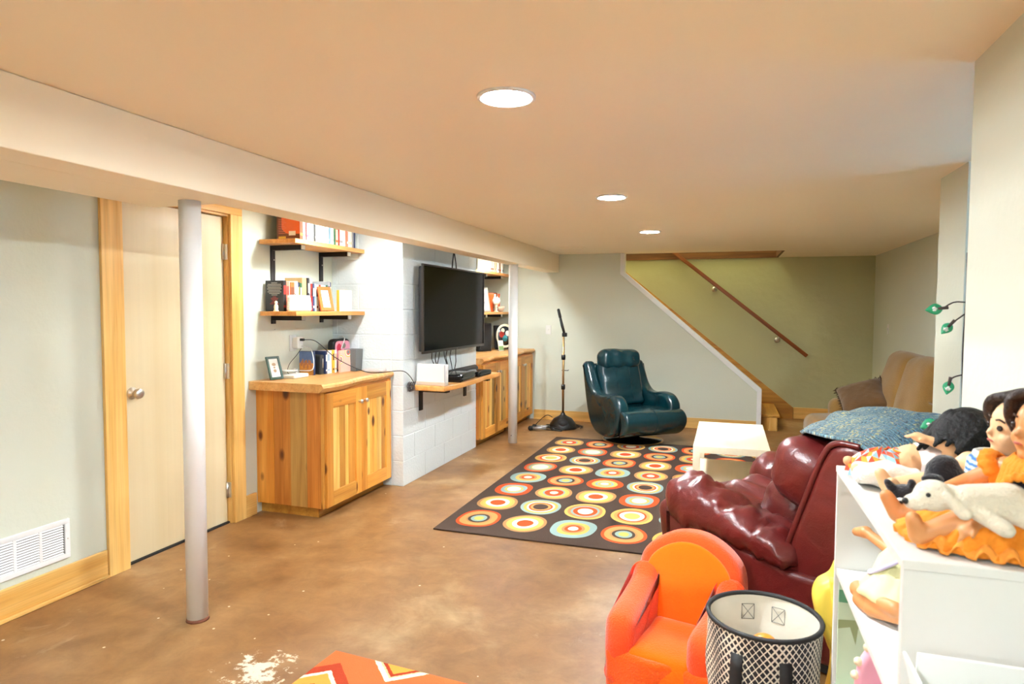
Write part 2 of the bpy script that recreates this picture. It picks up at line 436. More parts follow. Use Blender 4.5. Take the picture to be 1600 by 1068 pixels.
# half wall of the stair, sloped top
KX, KZ, EX, EZ = -1.222, 1.895, 0.405, 0.50
hw = MB().prism([(-3.2, 0), (EX-0.012, 0), (EX-0.012, EZ-0.02), (KX-0.012, KZ-0.02), (KX-0.012, CH), (-3.2, CH)], YB, YB+0.11, 'XZ')
struct('wall_back', hw, WALL)
W_ = 0.052
tp = [(EX, 0), (EX, EZ+0.004), (KX, KZ+0.004), (KX, CH-0.002), (KX-W_, CH-0.002), (KX-W_, KZ-0.02), (EX-W_, EZ-0.028), (EX-W_, 0)]
struct('trim_3', MB().prism(tp, YB-0.012, YB+0.118, 'XZ'), WHITE, bev=0.003)
# ceiling beam and the wider soffit at its near end
struct('trim_beam', MB().box(-2.235, -2.06, -2.6, YB-0.002, 1.905, CH-0.001), CEIL, bev=0.004)
struct('trim_soffit', MB().box(-2.60, -2.236, -2.6, 2.44, 1.905, CH-0.001), CEIL, bev=0.004)
# block chimney wall: each block a piece, mortar recessed behind
BX, BY0, BY1 = -2.45, 4.66, 6.26
wb = struct('wall_block', B(XL, BX-0.0035, BY0+0.0035, BY1-0.0035, 0, CH), WALLB)
cH = 0.2032
def block(x0, x1, y0, y1, z0, z1):
    mb = MB(); mb.box(x0, x1, y0, y1, z0, z1)
    ob('block', mb, WALLB, wb, bev=0.004)
g = 0.003
for k in range(11):
    z0, z1 = k*cH+g, min((k+1)*cH-g, CH-0.002)
    if z1-z0 < 0.03: continue
    odd = k % 2
    ys = [BY0]+([BY0+0.2+0.4*i for i in range(4)] if odd else [BY0+0.4*i for i in range(1, 4)])+[BY1]
    for a, b in zip(ys[:-1], ys[1:]): block(BX-0.10, BX, a+(g if a > BY0 else 0), b-(g if b < BY1 else 0), z0, z1)
    xs = [BX-0.10-g]+([BX-0.40] if odd else [BX-0.20, BX-0.60])+[XL]
    for a, b in zip(xs[:-1], xs[1:]): block(b+(g if b > XL else 0.001), a-g*0.5, BY0, BY0+0.10, z0, z1)
# baseboards
def baseboard(name, x0, x1, y0, y1, axis, h=0.15, p=None):
    mb = MB().box(x0, x1, y0, y1, 0, h)
    return struct(name, mb, TRIMW(axis), bev=0.003)
b1 = baseboard('baseboard_left', XL, XL+0.014, -2.6, 2.553, 'Y')
ob('shoe_molding', MB().box(XL+0.014, XL+0.026, -2.6, 2.553, 0, 0.018), TRIMW('Y'), b1, bev=0.004)
baseboard('baseboard_niche', XL, XL+0.02, 3.597, 3.70, 'Y')
b2 = baseboard('baseboard_back', -2.38, EX-W_-0.002, YB-0.015, YB, 'X', 0.125)
ob('shoe_molding', MB().box(-2.38, EX-W_-0.002, YB-0.027, YB-0.015, 0, 0.018), TRIMW('X'), b2, bev=0.004)
baseboard('baseboard_far', 0.86, XR, YF-0.015, YF, 'X', 0.15)
baseboard('baseboard_right', XR-0.015, XR, 7.1, YF-0.015, 'Y', 0.15)

# ------------------------------------------------------------------ door
d = thing('door_1', 'flat birch door with round satin knob in pine casing', 'door', (XL, 0, 0)); d['kind'] = 'structure'; del d['category']
slab = ob('door_slab', MB().box(-0.072, -0.034, DY0+0.033, DY1-0.025, 0.012, DTOP-0.03), BIRCH, d, bev=0.002)
jb = MB().box(-0.14, 0.0, DY0, DY0+0.028, 0, DTOP).box(-0.14, 0.0, DY1-0.02, DY1, 0, DTOP).box(-0.14, 0.0, DY0+0.028, DY1-0.02, DTOP-0.025, DTOP)
ob('jamb', jb, TRIMW('Z'), d)
ob('casing', MB().box(0, 0.02, DY0-0.108, DY0+0.02, 0, DTOP-0.012), TRIMW('Z'), d, bev=0.003)
ob('casing', MB().box(0, 0.02, DY1-0.012, DY1+0.096, 0, DTOP-0.012), TRIMW('Z'), d, bev=0.003)
ob('casing', MB().box(0, 0.02, DY0-0.108, DY1+0.096, DTOP-0.012, CH-0.002), TRIMW('Y'), d, bev=0.003)
ob('threshold_shade', MB().box(-0.12, -0.02, DY0+0.028, DY1-0.02, 0.0, 0.012), BLACKM, d)  # solid black strip paints the shade of the gap under the door
kn = MB(); MX = Matrix.Translation((-0.034, DY0+0.10, 0.955)) @ Matrix.Rotation(PI/2, 4, 'Y')
kn.lathe([(0.0, 0), (0.033, 0.0), (0.033, 0.006), (0.014, 0.010), (0.012, 0.026), (0.024, 0.034), (0.030, 0.046), (0.027, 0.060), (0.012, 0.066), (0.0, 0.066)], 24, M=MX)
ob('door_knob', kn, NICKEL, slab)
for z in (1.795, 1.015, 0.225):
    h = MB().box(-0.036, -0.002, DY1-0.027, DY1-0.0205, z-0.05, z+0.05).tube([(-0.028, DY1-0.031, z-0.052), (-0.028, DY1-0.031, z+0.052)], 0.007, 8)
    ob('hinge', h, NICKEL, d)

# ------------------------------------------------------------------ stair
st = thing('staircase', 'honey coloured wooden stair behind the sloped white capped wall', 'stairs', (0, 0, 0))
RISE, RUN = 0.19, 0.2329
for i in range(10):
    nx = 0.62-RUN*i; z = RISE*(i+1)
    if z > 2.0: break
    t = ob('tread', MB().box(nx-RUN-0.02, nx, YB+0.125, YF-0.036, z-0.03, z), STAIRW('Y'), st, bev=0.006)
    ob('riser', MB().box(nx-0.045, nx-0.025, YB+0.125, YF-0.036, z-RISE+(0 if i else 0.001), z-0.031), STAIRW('Y'), st)
ob('end_panel', MB().box(0.41, 0.575, YB+0.128, YB+0.15, 0.001, 0.158), STAIRW('Z'), st)
ob('end_block', MB().box(0.50, 0.585, YB+0.112, YB+0.127, 0.001, 0.158).box(0.494, 0.591, YB+0.107, YB+0.127, 0.001, 0.02), TRIMW('Z'), st, bev=0.002)
zt = lambda X: 0.15+0.816*(0.855-X)
ob('skirt_board', MB().prism([(0.855, 0.0), (0.855, 0.15), (-1.6, zt(-1.6)), (-1.6, zt(-1.6)-0.30), (0.60, 0.0)], YF-0.034, YF-0.002, 'XZ'), STAIRW('X'), st)
hr = thing('handrail', 'slim oak handrail on round metal brackets along the stairwell wall', 'handrail', (0, 0, 0))
YR = YF-0.07
p0 = at(1045, 388, Y=YR); p1 = at(1261, 556, Y=YR)
dr = (p1-p0).normalized(); p0 = p0-dr*0.35; ang = math.atan2(dr.z, dr.x)
ln = (p1-p0).length
rl = ob('rail', MB().rbox((ln, 0.036, 0.05), 0.008, 4), RAILW, hr, loc=(p0+p1)/2, rot=(0, -ang, 0))
for px, py in ((1116, 452), (1214, 531)):
    q = at(px, py, Y=YF-0.01); q.y = YF
    bk = MB(); M_ = Matrix.Translation(q) @ Matrix.Rotation(PI/2, 4, 'X')
    bk.lathe([(0.0, 0.002), (0.036, 0.002), (0.034, 0.012), (0.018, 0.020), (0.0, 0.022)], 20, M=M_)
    tgt = q+Vector((0.02, -0.07, 0.045))
    bk.tube(cr([q+Vector((0, -0.018, 0)), q+Vector((0.0, -0.06, 0.0)), tgt], 5, False), 0.008, 8)
    ob('rail_bracket', bk, NICKEL, hr)

# ------------------------------------------------------------------ posts
def post(x, y, r, label, z1, rust):
    t = thing('support_post', label, 'post', (x, y, 0), group='steel posts under the beam')
    ob('pole', MB().lathe([(r, 0.0), (r, z1)], 28), WHITE, t)
    if rust:
        m = mat('rusty_base', S(120, 72, 52), 0.8, var=0.4, vscale=60)
        ob('base_ring', MB().lathe([(r+0.004, 0), (r+0.002, 0.006), (r+0.0008, 0.014)], 28), m, t)
    return t
post(-2.285, 2.335, 0.046, 'round white steel post with rust at its foot before the birch door', 1.9045, 1)
p2 = post(-2.165, 6.61, 0.049, 'round white steel post standing between rug and far cabinet', 1.9045, 0)
ob('bolt', MB().ell((0, -0.0485, 0.085), (0.005, 0.003, 0.005)), BLACK, p2)

# ------------------------------------------------------------------ ceiling lamps
LENS2 = mat('lamp_lens_small', (1, 1, 1, 1), 0.5, emit=LAMPC+(1,), estr=LAMP*0.5)
LENS = mat('lamp_lens', (1, 1, 1, 1), 0.5, emit=LAMPC+(1,), estr=LAMP)
def downlight(x, y, label, group='recessed ceiling lamps', lens=None):
    t = thing('recessed_light', label, 'ceiling light', (x, y, CH), group=group)
    ob('trim_ring', MB().lathe([(0.079, -0.0005), (0.098, -0.0005), (0.097, -0.007), (0.086, -0.010), (0.079, -0.004)], 36, caps=False), WHITE, t)
    ob('lens', MB().lathe([(0.0, -0.005), (0.0795, -0.005)], 32), lens or LENS, t)
downlight(-0.709, 2.08, 'largest of the three round recessed lamps, closest to the viewer')
downlight(-0.70, 4.095, 'middle one of the three round recessed lamps in a row')
downlight(-0.672, 5.98, 'smallest round recessed lamp, nearest the stair wall')
downlight(-0.70, -0.1, 'round recessed lamp behind the viewer over the near floor')
downlight(-0.70, -1.95, 'added unseen round recessed lamp farthest behind the viewer')  # added out of view, continues the row to lift the ceiling bounce
downlight(-2.385, 3.89, 'round recessed lamp hidden behind the beam over the plank cabinet', lens=LENS2)
downlight(-2.385, 7.0, 'round recessed lamp hidden behind the beam over the far cabinet', lens=LENS2)
cv = thing('ceiling_vent', 'small flush ceiling vent near the beam and stair wall', 'vent', (*at(893, 386.5, z=CH).to_2d(), CH))
ob('frame', MB().box(-0.16, 0.16, -0.08, 0.08, -0.006, -0.0005), CEIL, cv, bev=0.003)
for i in range(6): ob('slat', MB().box(-0.13, 0.13, -0.062+i*0.022, -0.052+i*0.022, -0.010, -0.006), CEIL, cv)

# ------------------------------------------------------------------ wall register, switches, outlet
vt = thing('floor_register', 'white louvred return air vent low on the pale wall', 'vent', (XL, 0, 0.285))
VY0, VY1 = 1.82, 2.350
ob('plate', MB().box(0.001, 0.004, VY0, VY1, -0.098, 0.098), WHITE, vt)
ed = MB().box(0.004, 0.013, VY0, VY1, 0.074, 0.098).box(0.004, 0.013, VY0, VY1, -0.098, -0.074).box(0.004, 0.013, VY1-0.026, VY1, -0.074, 0.074).box(0.004, 0.013, VY0, VY0+0.026, -0.074, 0.074)
for q in (1, 2, 3):
    yc = VY0+0.026+(VY1-VY0-0.052)*q/4; ed.box(0.004, 0.012, yc-0.008, yc+0.008, -0.074, 0.074)
ob('frame', ed, WHITE, vt, bev=0.002)
ob('screw', MB().ell((0.013, VY1-0.012, 0), (0.002, 0.004, 0.004)), NICKEL, vt)
cw = (VY1-VY0-0.052)/4
smesh = MB().box(-0.0045, 0.0045, -cw/2+0.008, cw/2-0.008, -0.0014, 0.0014).mesh('slat'); smesh.materials.append(WHITE)
for q in range(4):
    for i in range(12):
        ob('slat', smesh, WHITE, vt, loc=(0.009, VY0+0.026+cw*(q+0.5), -0.068+i*0.0124), rot=(0, R(48), 0))
ob('duct_shade', MB().box(0.0042, 0.0046, VY0+0.026, VY1-0.026, -0.074, 0.074), mat('vent_shade_paint', S(60, 58, 54), 0.7), vt)  # thin dark sheet behind the slats, painted shade for the vent openings
def plate(name, label, cat, M, w_=0.072, h_=0.116, toggle=True):
    t = thing(name, label, cat); t.matrix_world = M
    ob('cover_plate', MB().rbox((w_, 0.006, h_), 0.002, 3, c=(0, -0.0035, 0)), GLOSSW, t)
    if toggle: ob('toggle', MB().box(-0.005, 0.005, -0.018, -0.006, -0.008, 0.012), GLOSSW, t, bev=0.002)
    return t
q = at(857, 515, Y=YB)
plate('light_switch', 'white light switch on the bright wall above the microphone stand', 'switch', Matrix.Translation((q.x, YB, q.z)))
q = at(1388, 514, X=XR)
plate('light_switch', 'white light switch on the dim wall above the brown sofa', 'switch', Matrix.Translation((XR, q.y, q.z)) @ Matrix.Rotation(-PI/2, 4, 'Z'))

# ------------------------------------------------------------------ plank cabinets and live-edge worktops
def knob(parent, p):
    M = Matrix.Translation(p) @ Matrix.Rotation(PI/2, 4, 'Y')
    ob('knob', MB().lathe([(0.0, 0), (0.009, 0), (0.007, 0.010), (0.012, 0.016), (0.0165, 0.024), (0.013, 0.031), (0, 0.033)], 16, M=M), NICKEL, parent)
def cabinet(label, x0, x1, y0, y1, z0, z1, sideplanks, seed, kick0=0.0):
    """front looks towards +X; two framed doors with board panels"""
    r_ = random.Random(seed)
    t = thing('plank_cabinet', label, 'cabinet', (0, 0, 0), group='reclaimed pine cabinets')
    ob('carcass', MB().box(x0, x1-0.022, y0+0.02, y1-0.002, z0, z1), PINE2('Z'), t)
    ob('toe_kick', MB().box(x0, x1-0.075, y0+0.045, y1-0.002, 0.0, z0), STAIRW('Y'), t)
    ws = [x0, x0+0.145, x0+0.28, x0+0.41, x1-0.022]
    for i in range(4):
        ob('side_plank', MB().box(ws[i]+0.001, ws[i+1]-0.0005, y0-0.001+0.002*(i % 2), y0+0.02, z0, z1), [PINE1('Z'), PINE2('Z'), PINE3('Z'), PINE2('Z')][i], t, bev=0.002)
    W2 = y1-y0
    # face frame
    ob('face_stile', MB().box(x1-0.022, x1-0.002, y0, y0+0.035, z0, z1), PINE1('Z'), t, bev=0.002)
    ob('face_stile', MB().box(x1-0.022, x1-0.002, y1-0.06, y1-0.002, z0, z1), PINE2('Z'), t, bev=0.002)
    ob('face_rail', MB().box(x1-0.022, x1-0.002, y0+0.035, y1-0.06, z1-0.03, z1), PINE2('Y'), t)
    ya, yb = y0+0.015, y1-0.035; mid = (ya+yb)/2
    for side, (a, b) in enumerate(((ya, mid-0.0015), (mid+0.0015, yb))):
        dz0, dz1 = z0+0.004, z1-0.014; sw_ = 0.075
        dr_ = ob('cabinet_door', MB().box(x1-0.002, x1+0.018, a, a+sw_, dz0, dz1), PINE1('Z'), t, bev=0.002)
        ob('stile', MB().box(x1-0.002, x1+0.018, b-sw_, b, dz0, dz1), PINE1('Z'), dr_, bev=0.002)
        ob('rail', MB().box(x1-0.002, x1+0.018, a+sw_, b-sw_, dz1-0.105, dz1), PINE1('Y'), dr_, bev=0.002)
        ob('rail', MB().box(x1-0.002, x1+0.018, a+sw_, b-sw_, dz0, dz0+0.10), PINE1('Y'), dr_, bev=0.002)
        n = 4; cuts = [0]+sorted((i+r_.uniform(-0.25, 0.25))/n for i in range(1, n))+[1]
        for i in range(n):
            m_ = [PINE4, PINE1, PINE4, PINE3 if seed > 3 else PINE1][(i+side*2+seed) % 4]('Z')
            ob('panel_board', MB().box(x1-0.002, x1+0.008, a+sw_+(b-a-2*sw_)*cuts[i]+0.0007, a+sw_+(b-a-2*sw_)*cuts[i+1]-0.0007, dz0+0.1, dz1-0.105), m_, dr_, bev=0.001)
        knob(dr_, (x1+0.018, (b-0.035) if side == 0 else (a+0.035), z1-0.115))
    return t
cabinet('knotty pine cabinet with plank side beside the birch door', XL+0.001, -2.555, 3.725, 4.655, 0.075, 0.872, True, 2)
cabinet('pine cabinet unit partly hidden by the block wall and white post', XL+0.001, -2.40, 6.265, 7.235, 0.075, 0.862, True, 4)
cabinet('pine cabinet unit in the corner next to the stair wall', XL+0.001, -2.40, 7.237, 8.14, 0.075, 0.862, True, 5)
def live_top(name, label, x0, x1, y0, y1, z0, z1, seed, yend=None):
    """slab whose front edge keeps the wavy natural line of the log"""
    def edge(t): return x1+0.018*math.sin(t*5.1+seed)+0.012*math.sin(t*11.3+seed*2)+0.006*noise.noise(Vector((t*20, seed, 0)))
    n = 46; v = []; f = []
    prof = [(-0.030, 0), (-0.012, 0.25), (0.004, 0.55), (0.0, 0.8), (-0.014, 1.0)]
    for i in range(n+1):
        t = y0+(y1-y0)*i/n; e = edge(t)
        v.append((x0, t, z0))
        for dx, hz in prof: v.append((e+dx+0.004*noise.noise(Vector((t*30, hz*5, seed))), t, z0+(z1-z0)*hz))
        v.append((x0, t, z1))
    k = len(prof)+2
    for i in range(n):
        for j in range(k-1): f.append((i*k+j, i*k+j+1, (i+1)*k+j+1, (i+1)*k+j))
        f.append((i*k+k-1, i*k, (i+1)*k, (i+1)*k+k-1))
    f.append(tuple(range(k))[::-1]); f.append(tuple(n*k+j for j in range(k)))
    mb = MB().add(v, f)
    return ob(name, mb, wood('slab_wood', S(236, 186, 118), S(214, 152, 82), 'Y', 0, 0.36, 0.8), label=label, cat='countertop', fix=True)
live_top('worktop', 'thick live edge wooden worktop on the cabinet by the door', XL+0.001, -2.515, 3.655, 4.656, 0.8725, 0.93, 1.0)
live_top('worktop', 'long live edge wooden worktop on the far corner cabinets', XL+0.001, -2.375, 6.264, 8.155, 0.8625, 0.92, 2.2)

# ------------------------------------------------------------------ wall shelves
def wall_shelf(label, x1, y0, y1, z0, th, brs, drop, group):
    t = thing('wall_shelf', label, 'shelf', (0, 0, 0), group=group)
    ob('board', MB().box(XL+0.012, x1, y0, y1, z0, z0+th), SHELFW('Y'), t, bev=0.002)
    for y in brs:
        b_ = ob('bracket', MB().box(XL+0.001, XL+0.011, y-0.022, y+0.022, z0-drop, z0-0.001), STEEL, t, bev=0.001)
        ob('bracket_arm', MB().box(XL+0.011, x1-0.05, y-0.022, y+0.022, z0-0.034, z0-0.001), STEEL, b_, bev=0.001)
        ob('end_cap', MB().box(x1-0.05, x1-0.044, y-0.020, y+0.020, z0-0.032, z0-0.002), mat('bare_steel', S(200, 196, 190), 0.35, metal=0.9), b_)
        ob('screw', MB().ell((XL+0.012, y+0.008, z0-0.10), (0.003, 0.005, 0.005)), NICKEL, b_)
    return t
SX = -2.79
wall_shelf('upper wooden book shelf on black brackets beside the birch door', SX, 3.765, 4.654, 1.875, 0.03, (3.915, 4.50), 0.40, 'wall shelves')
wall_shelf('lower wooden book shelf over the cabinet beside the birch door', SX, 3.765, 4.654, 1.378, 0.03, (3.915, 4.50), 0.06, 'wall shelves')
wall_shelf('upper wooden book shelf beyond the television', -2.68, 6.75, 8.15, 1.850, 0.03, (7.30, 7.85), 0.40, 'wall shelves')
wall_shelf('lower wooden shelf beyond the television over the corner cabinet', -2.68, 6.75, 8.15, 1.367, 0.03, (7.30, 7.85), 0.06, 'wall shelves')

# ------------------------------------------------------------------ books
ORD = ['first', 'second', 'third', 'fourth', 'fifth', 'sixth', 'seventh', 'eighth', 'ninth', 'tenth', 'eleventh', 'twelfth', 'thirteenth', 'fourteenth', 'fifteenth', 'sixteenth', 'seventeenth', 'eighteenth', 'nineteenth', 'twentieth', 'twenty-first', 'twenty-second', 'twenty-third', 'twenty-fourth', 'twenty-fifth', 'twenty-sixth']
CN = {'white': S(238, 236, 230), 'cream': S(232, 218, 188), 'black': S(28, 26, 28), 'dark blue': S(36, 52, 92), 'pale blue': S(150, 178, 200), 'red': S(176, 44, 32), 'orange': S(222, 98, 40), 'brown': S(110, 58, 30), 'green': S(40, 92, 60), 'yellow': S(232, 186, 60), 'grey': S(150, 150, 152), 'coral': S(226, 120, 96), 'tan': S(196, 160, 108), 'teal': S(40, 120, 130), 'pink': S(232, 168, 176), 'purple': S(110, 90, 150)}
def cover(c): return mat('cover_'+c.replace(' ', '_'), CN[c], 0.45, var=0.08, vscale=20)
def book(y, th, h, dp, c, xspine, z, label, group, tilt=0.0, band=None, text=None):
    """spine towards +X, standing; band = second colour on the spine"""
    t = thing('book', label, 'book', (xspine-dp, y, z), group=group, rot=(tilt, 0, 0))
    hb = th/2
    cv_ = MB().box(0, dp, -hb, -hb+0.0022, 0, h).box(0, dp, hb-0.0022, hb, 0, h).box(dp-0.003, dp, -hb+0.0022, hb-0.0022, 0, h)
    co = ob('cover', cv_, cover(c), t, bev=0.0008)
    ob('pages', MB().box(0.004, dp-0.003, -hb+0.0024, hb-0.0024, 0.004, h-0.005), PAPER, t)
    if band:
        for a, b in ((0.12, 0.2), (0.55, 0.84)):
            ob('spine_label', MB().box(dp, dp+0.0005, -hb+0.003, hb-0.003, h*a, h*b), cover(band), co)
    return t
def book_row(y, spec, xs, z, where, group, gap=0.001, seed=1):
    r_ = random.Random(seed)
    for i, (c, th, h, dp, band) in enumerate(spec):
        lab = f'{c} book, {ORD[i]} from the {where}'
        book(y+th/2, th, h, dp, c, xs-r_.uniform(0, 0.02), z+0.0005, lab, group, 0, band)
        y += th+gap
    return y
def spec(s):
    out = []
    for tok in s.split(';'):
        p = tok.strip().split(','); out.append((p[0], float(p[1]), float(p[2]), float(p[3]), p[4] if len(p) > 4 else None))
    return out
top = 'brown,.035,.24,.19,orange; white,.035,.23,.17,coral; red,.012,.21,.17; white,.03,.22,.17,purple; pale blue,.014,.22,.16; white,.022,.21,.17,grey; black,.02,.21,.17; grey,.035,.22,.18,white; white,.04,.23,.18,cream; white,.03,.22,.18,grey; cream,.035,.23,.18; white,.03,.23,.17,pale blue; teal,.018,.21,.17,white; pale blue,.02,.22,.17; white,.03,.23,.18,grey; green,.012,.21,.17; orange,.016,.2,.16,white; cream,.035,.22,.18,orange; red,.010,.21,.16; white,.05,.23,.18,grey; white,.03,.22,.18; coral,.018,.22,.17,white; dark blue,.014,.21,.17; white,.055,.23,.18,cream; grey,.016,.22,.17; dark blue,.012,.21,.17'
book_row(3.85, spec(top), SX-0.02, 1.905, 'door on the upper shelf', 'books on the upper shelf by the door', seed=3)
low = 'black,.03,.215,.15,red; coral,.03,.21,.14,red; white,.012,.21,.14; orange,.045,.205,.14,brown; white,.035,.215,.14; dark blue,.022,.205,.14,grey; black,.022,.21,.14,yellow; green,.022,.205,.14,white; tan,.05,.245,.15; black,.022,.245,.15,grey; grey,.02,.235,.15,white; red,.016,.205,.14,black; dark blue,.02,.205,.14,white; pale blue,.02,.205,.14,white; cream,.03,.20,.14,brown; brown,.03,.20,.14,white; red,.016,.20,.14; cream,.03,.2,.14,grey; pale blue,.03,.2,.14,white; green,.014,.2,.14; grey,.03,.23,.14,dark blue; dark blue,.02,.225,.14,white'
book_row(3.815, spec(low), SX-0.135, 1.408, 'door on the lower shelf', 'books on the lower shelf by the door', seed=4)
far = 'white,.04,.23,.17,red; cream,.05,.24,.17,brown; white,.04,.23,.17,orange; red,.02,.22,.16,white; cream,.045,.24,.17,tan; tan,.03,.22,.16,white; white,.04,.23,.17,grey; orange,.02,.22,.16,white; white,.045,.24,.17,coral; brown,.02,.22,.16; cream,.045,.24,.17,orange; white,.03,.23,.16,black; dark blue,.02,.22,.16,white'
book_row(7.40, spec(far), -2.70, 1.880, 'television end on the far upper shelf', 'books on the far upper shelf', seed=5)
# writing and picture on the big brown book and the black back cover that look towards the viewer
bt = mat('back_cover_text', S(196, 190, 180), 0.6)
for o in list(col.objects):
    lb = o.get('label', '')
    if lb.startswith('black book, first from the door on the lower'):
        cvr = [c for c in o.children if c.name.startswith('cover')][0]
        mb = MB()
        for i in range(9):
            wd = [.05, .11, .12, .11, .12, .10, .115, .09, .05][i]; zc = 0.198-i*0.0105; mb.box(0.075-wd/2, 0.075+wd/2, -0.0156, -0.0151, zc-0.0015, zc+0.0015)
        ob('printed_lines', mb, bt, cvr)
        mb = MB()
        for i, wd in enumerate((.03, .06, .05, .03, .05, .075)):
            zc = 0.10-i*0.0095; mb.box(0.075-wd/2, 0.075+wd/2, -0.0156, -0.0151, zc-0.002, zc+0.002)
        ob('printed_lines', mb, cover('red'), cvr)
    if lb.startswith('brown book, first from the door on the upper'):
        cvr = [c for c in o.children if c.name.startswith('cover')][0]
        pl = [(0.11+0.09*math.cos(a), 0.15+0.11*math.sin(a)) for a in [PI/2+PI*k/14 for k in range(15)]]
        ob('cover_picture', MB().prism([(max(0.04, p[0]), max(0.03, p[1])) for p in pl]+[(0.187, 0.04), (0.187, 0.24)][::1], -0.0181, -0.0176, 'XZ'), cover('orange'), cvr)
        ob('barcode_label', MB().box(0.10, 0.155, -0.0186, -0.0181, 0.03, 0.06), PAPER, cvr)
        ob('yellow_sticker', MB().box(0.015, 0.075, -0.0186, -0.0181, 0.005, 0.025), cover('yellow'), cvr)
        mb = MB()
        for i in range(9): mb.box(0.015, 0.08-(i % 3)*0.012, -0.0183, -0.0176, 0.045+i*0.012, 0.048+i*0.012)
        ob('printed_lines', mb, cover('coral'), cvr)

# things standing in front of the books
def easel_frame(name, label, loc, rz, w_, h_, bw, fm, picmats, tilt=14, group=None):
    t = thing(name, label, 'picture frame', loc, group=group, rot=(R(-tilt), 0, rz))
    fr = MB().box(-w_/2, -w_/2+bw, -0.012, 0, 0, h_).box(w_/2-bw, w_/2, -0.012, 0, 0, h_).box(-w_/2+bw, w_/2-bw, -0.012, 0, 0, bw).box(-w_/2+bw, w_/2-bw, -0.012, 0, h_-bw, h_)
    ob('frame', fr, fm, t, bev=0.002)
    ob('picture', MB().box(-w_/2+bw, w_/2-bw, -0.006, -0.002, bw, h_-bw), picmats[0], t)
    if len(picmats) > 1:
        pm = MB()
        for k, (a, b, c, e) in enumerate(((0.35, 0.65, 0.58, 0.72), (0.42, 0.58, 0.48, 0.56), (0.38, 0.62, 0.30, 0.45))):
            pm.ell((-w_/2+w_*(a+b)/2, -0.0065, h_*(c+e)/2), (w_*(b-a)/2, 0.001, h_*(e-c)/2))
        ob('drawing', pm, picmats[1], t)
    hb = math.tan(R(tilt*2))
    st_ = MB(); st_.box(-0.02, 0.02, 0.0, 0.003, 0, h_*0.78)
    ob('easel_leg', st_, BLACKM, t, loc=(0, 0.001, h_*0.76*0.02), rot=(R(-tilt*0.0), 0, 0))
    return t
PIC = mat('pale_print', S(236, 232, 222), 0.5, var=0.05, vscale=20); INK = mat('brown_ink', S(150, 120, 90), 0.6)
# local -Y is the picture side; towards the viewer/room
easel_frame('picture_frame', 'small dark green frame with a drawing on the cabinet worktop', (-2.985, 3.80, 0.932), R(80), 0.115, 0.165, 0.017, mat('green_frame', S(22, 56, 44), 0.35), (PIC, INK), 17)
easel_frame('picture_frame', 'orange picture frame leaning among books on the lower shelf', (-2.862, 4.235, 1.4105), R(78), 0.13, 0.185, 0.026, mat('orange_frame', S(226, 104, 40), 0.45), (PIC, mat('photo_blue_grey', S(150, 170, 190), 0.5)), 13)
easel_frame('picture_frame', 'large silver picture frame on the far lower shelf past the television', (-2.78, 7.36, 1.3995), R(66), 0.22, 0.30, 0.022, mat('silver_frame', S(200, 196, 186), 0.3, metal=0.7), (PIC, mat('photo_sky', S(90, 130, 190), 0.5)), 12)
# white studded clutch box
gl = mat('white_glitter', S(236, 234, 232), 0.4, bump=0.9, bscale=160)
t = thing('clutch_bag', 'white glittery clutch bag standing against the shelved books', 'bag', (-2.880, 3.925, 1.4085), R(90))
ob('bag_body', MB().rbox((0.24, 0.045, 0.115), 0.018, 10, lambda p: (p.x*(1-0.9*p.z), p.y*(1-3*max(0, p.z)), p.z), c=(0, 0, 0.0575)), gl, t)
ob('clasp', MB().ell((-0.05, 0.0, 0.119), (0.010, 0.006, 0.006)), CHROME, t)
t = thing('figurine', 'tiny cream figurine in front of the black book cover', 'figurine', (-2.972, 3.789, 1.4085))
ivory = mat('ivory', S(226, 204, 168), 0.5)
ob('figure_body', MB().lathe([(0.0, 0), (0.018, 0), (0.018, 0.006), (0.013, 0.012), (0.016, 0.03), (0.012, 0.045), (0.007, 0.050), (0.011, 0.058), (0.010, 0.068), (0, 0.074)], 16), ivory, t)
# gift card box at the end of the lower shelf
t = thing('greeting_card_box', 'white printed card box with yellow edge on the lower shelf', 'box', (-2.85, 4.465, 1.4085), R(74))
ob('box_body', MB().box(-0.062, 0.062, 0.0, 0.03, 0, 0.165), cover('yellow'), t, bev=0.001)
ob('front_card', MB().box(-0.060, 0.060, -0.002, 0.0, 0.001, 0.164), PAPER, t)
lm = MB()
for i, wd in enumerate((.05, .075, .07)):
    lm.box(-wd/2, wd/2, -0.0026, -0.002, 0.118-i*0.014, 0.122-i*0.014)
ob('printed_lines', lm, mat('soft_grey_ink', S(170, 165, 165), 0.6), t)

# ------------------------------------------------------------------ things on the near worktop (top at 0.93)
ZT = 0.9305
t = thing('wall_outlet', 'white double outlet with plugs above the near worktop', 'outlet', (XL, 4.135, 1.17), R(90))
ob('cover_plate', MB().rbox((0.075, 0.006, 0.12), 0.002, 3, c=(0, -0.0035, 0)), GLOSSW, t)
ob('power_adapter', MB().rbox((0.07, 0.05, 0.085), 0.008, 4, c=(0.02, -0.032, 0.0)), GLOSSW, t)
ob('plug', MB().rbox((0.025, 0.03, 0.02), 0.004, 3, c=(0.02, -0.072, 0.025)), BLACK, t)
t = thing('travel_router', 'flat white network puck with coiled lead on the near worktop', 'router', (-2.945, 3.965, ZT))
ob('case', MB().rbox((0.10, 0.17, 0.028), 0.010, 6, c=(0, 0, 0.014)), GLOSSW, t)
def cable(name, label, pts, r, m, cat='cable', group=None, sub=8):
    return ob(name, MB().tube(cr(pts, sub, False), r, 6), m, label=label, cat=cat, group=group)
coil = []
for i in range(40):
    a = i*0.42; coil.append((-3.0+0.05*math.cos(a), 3.965+0.06*math.sin(a), ZT+0.034+0.0012*i*(1 if i < 20 else 0.6)))
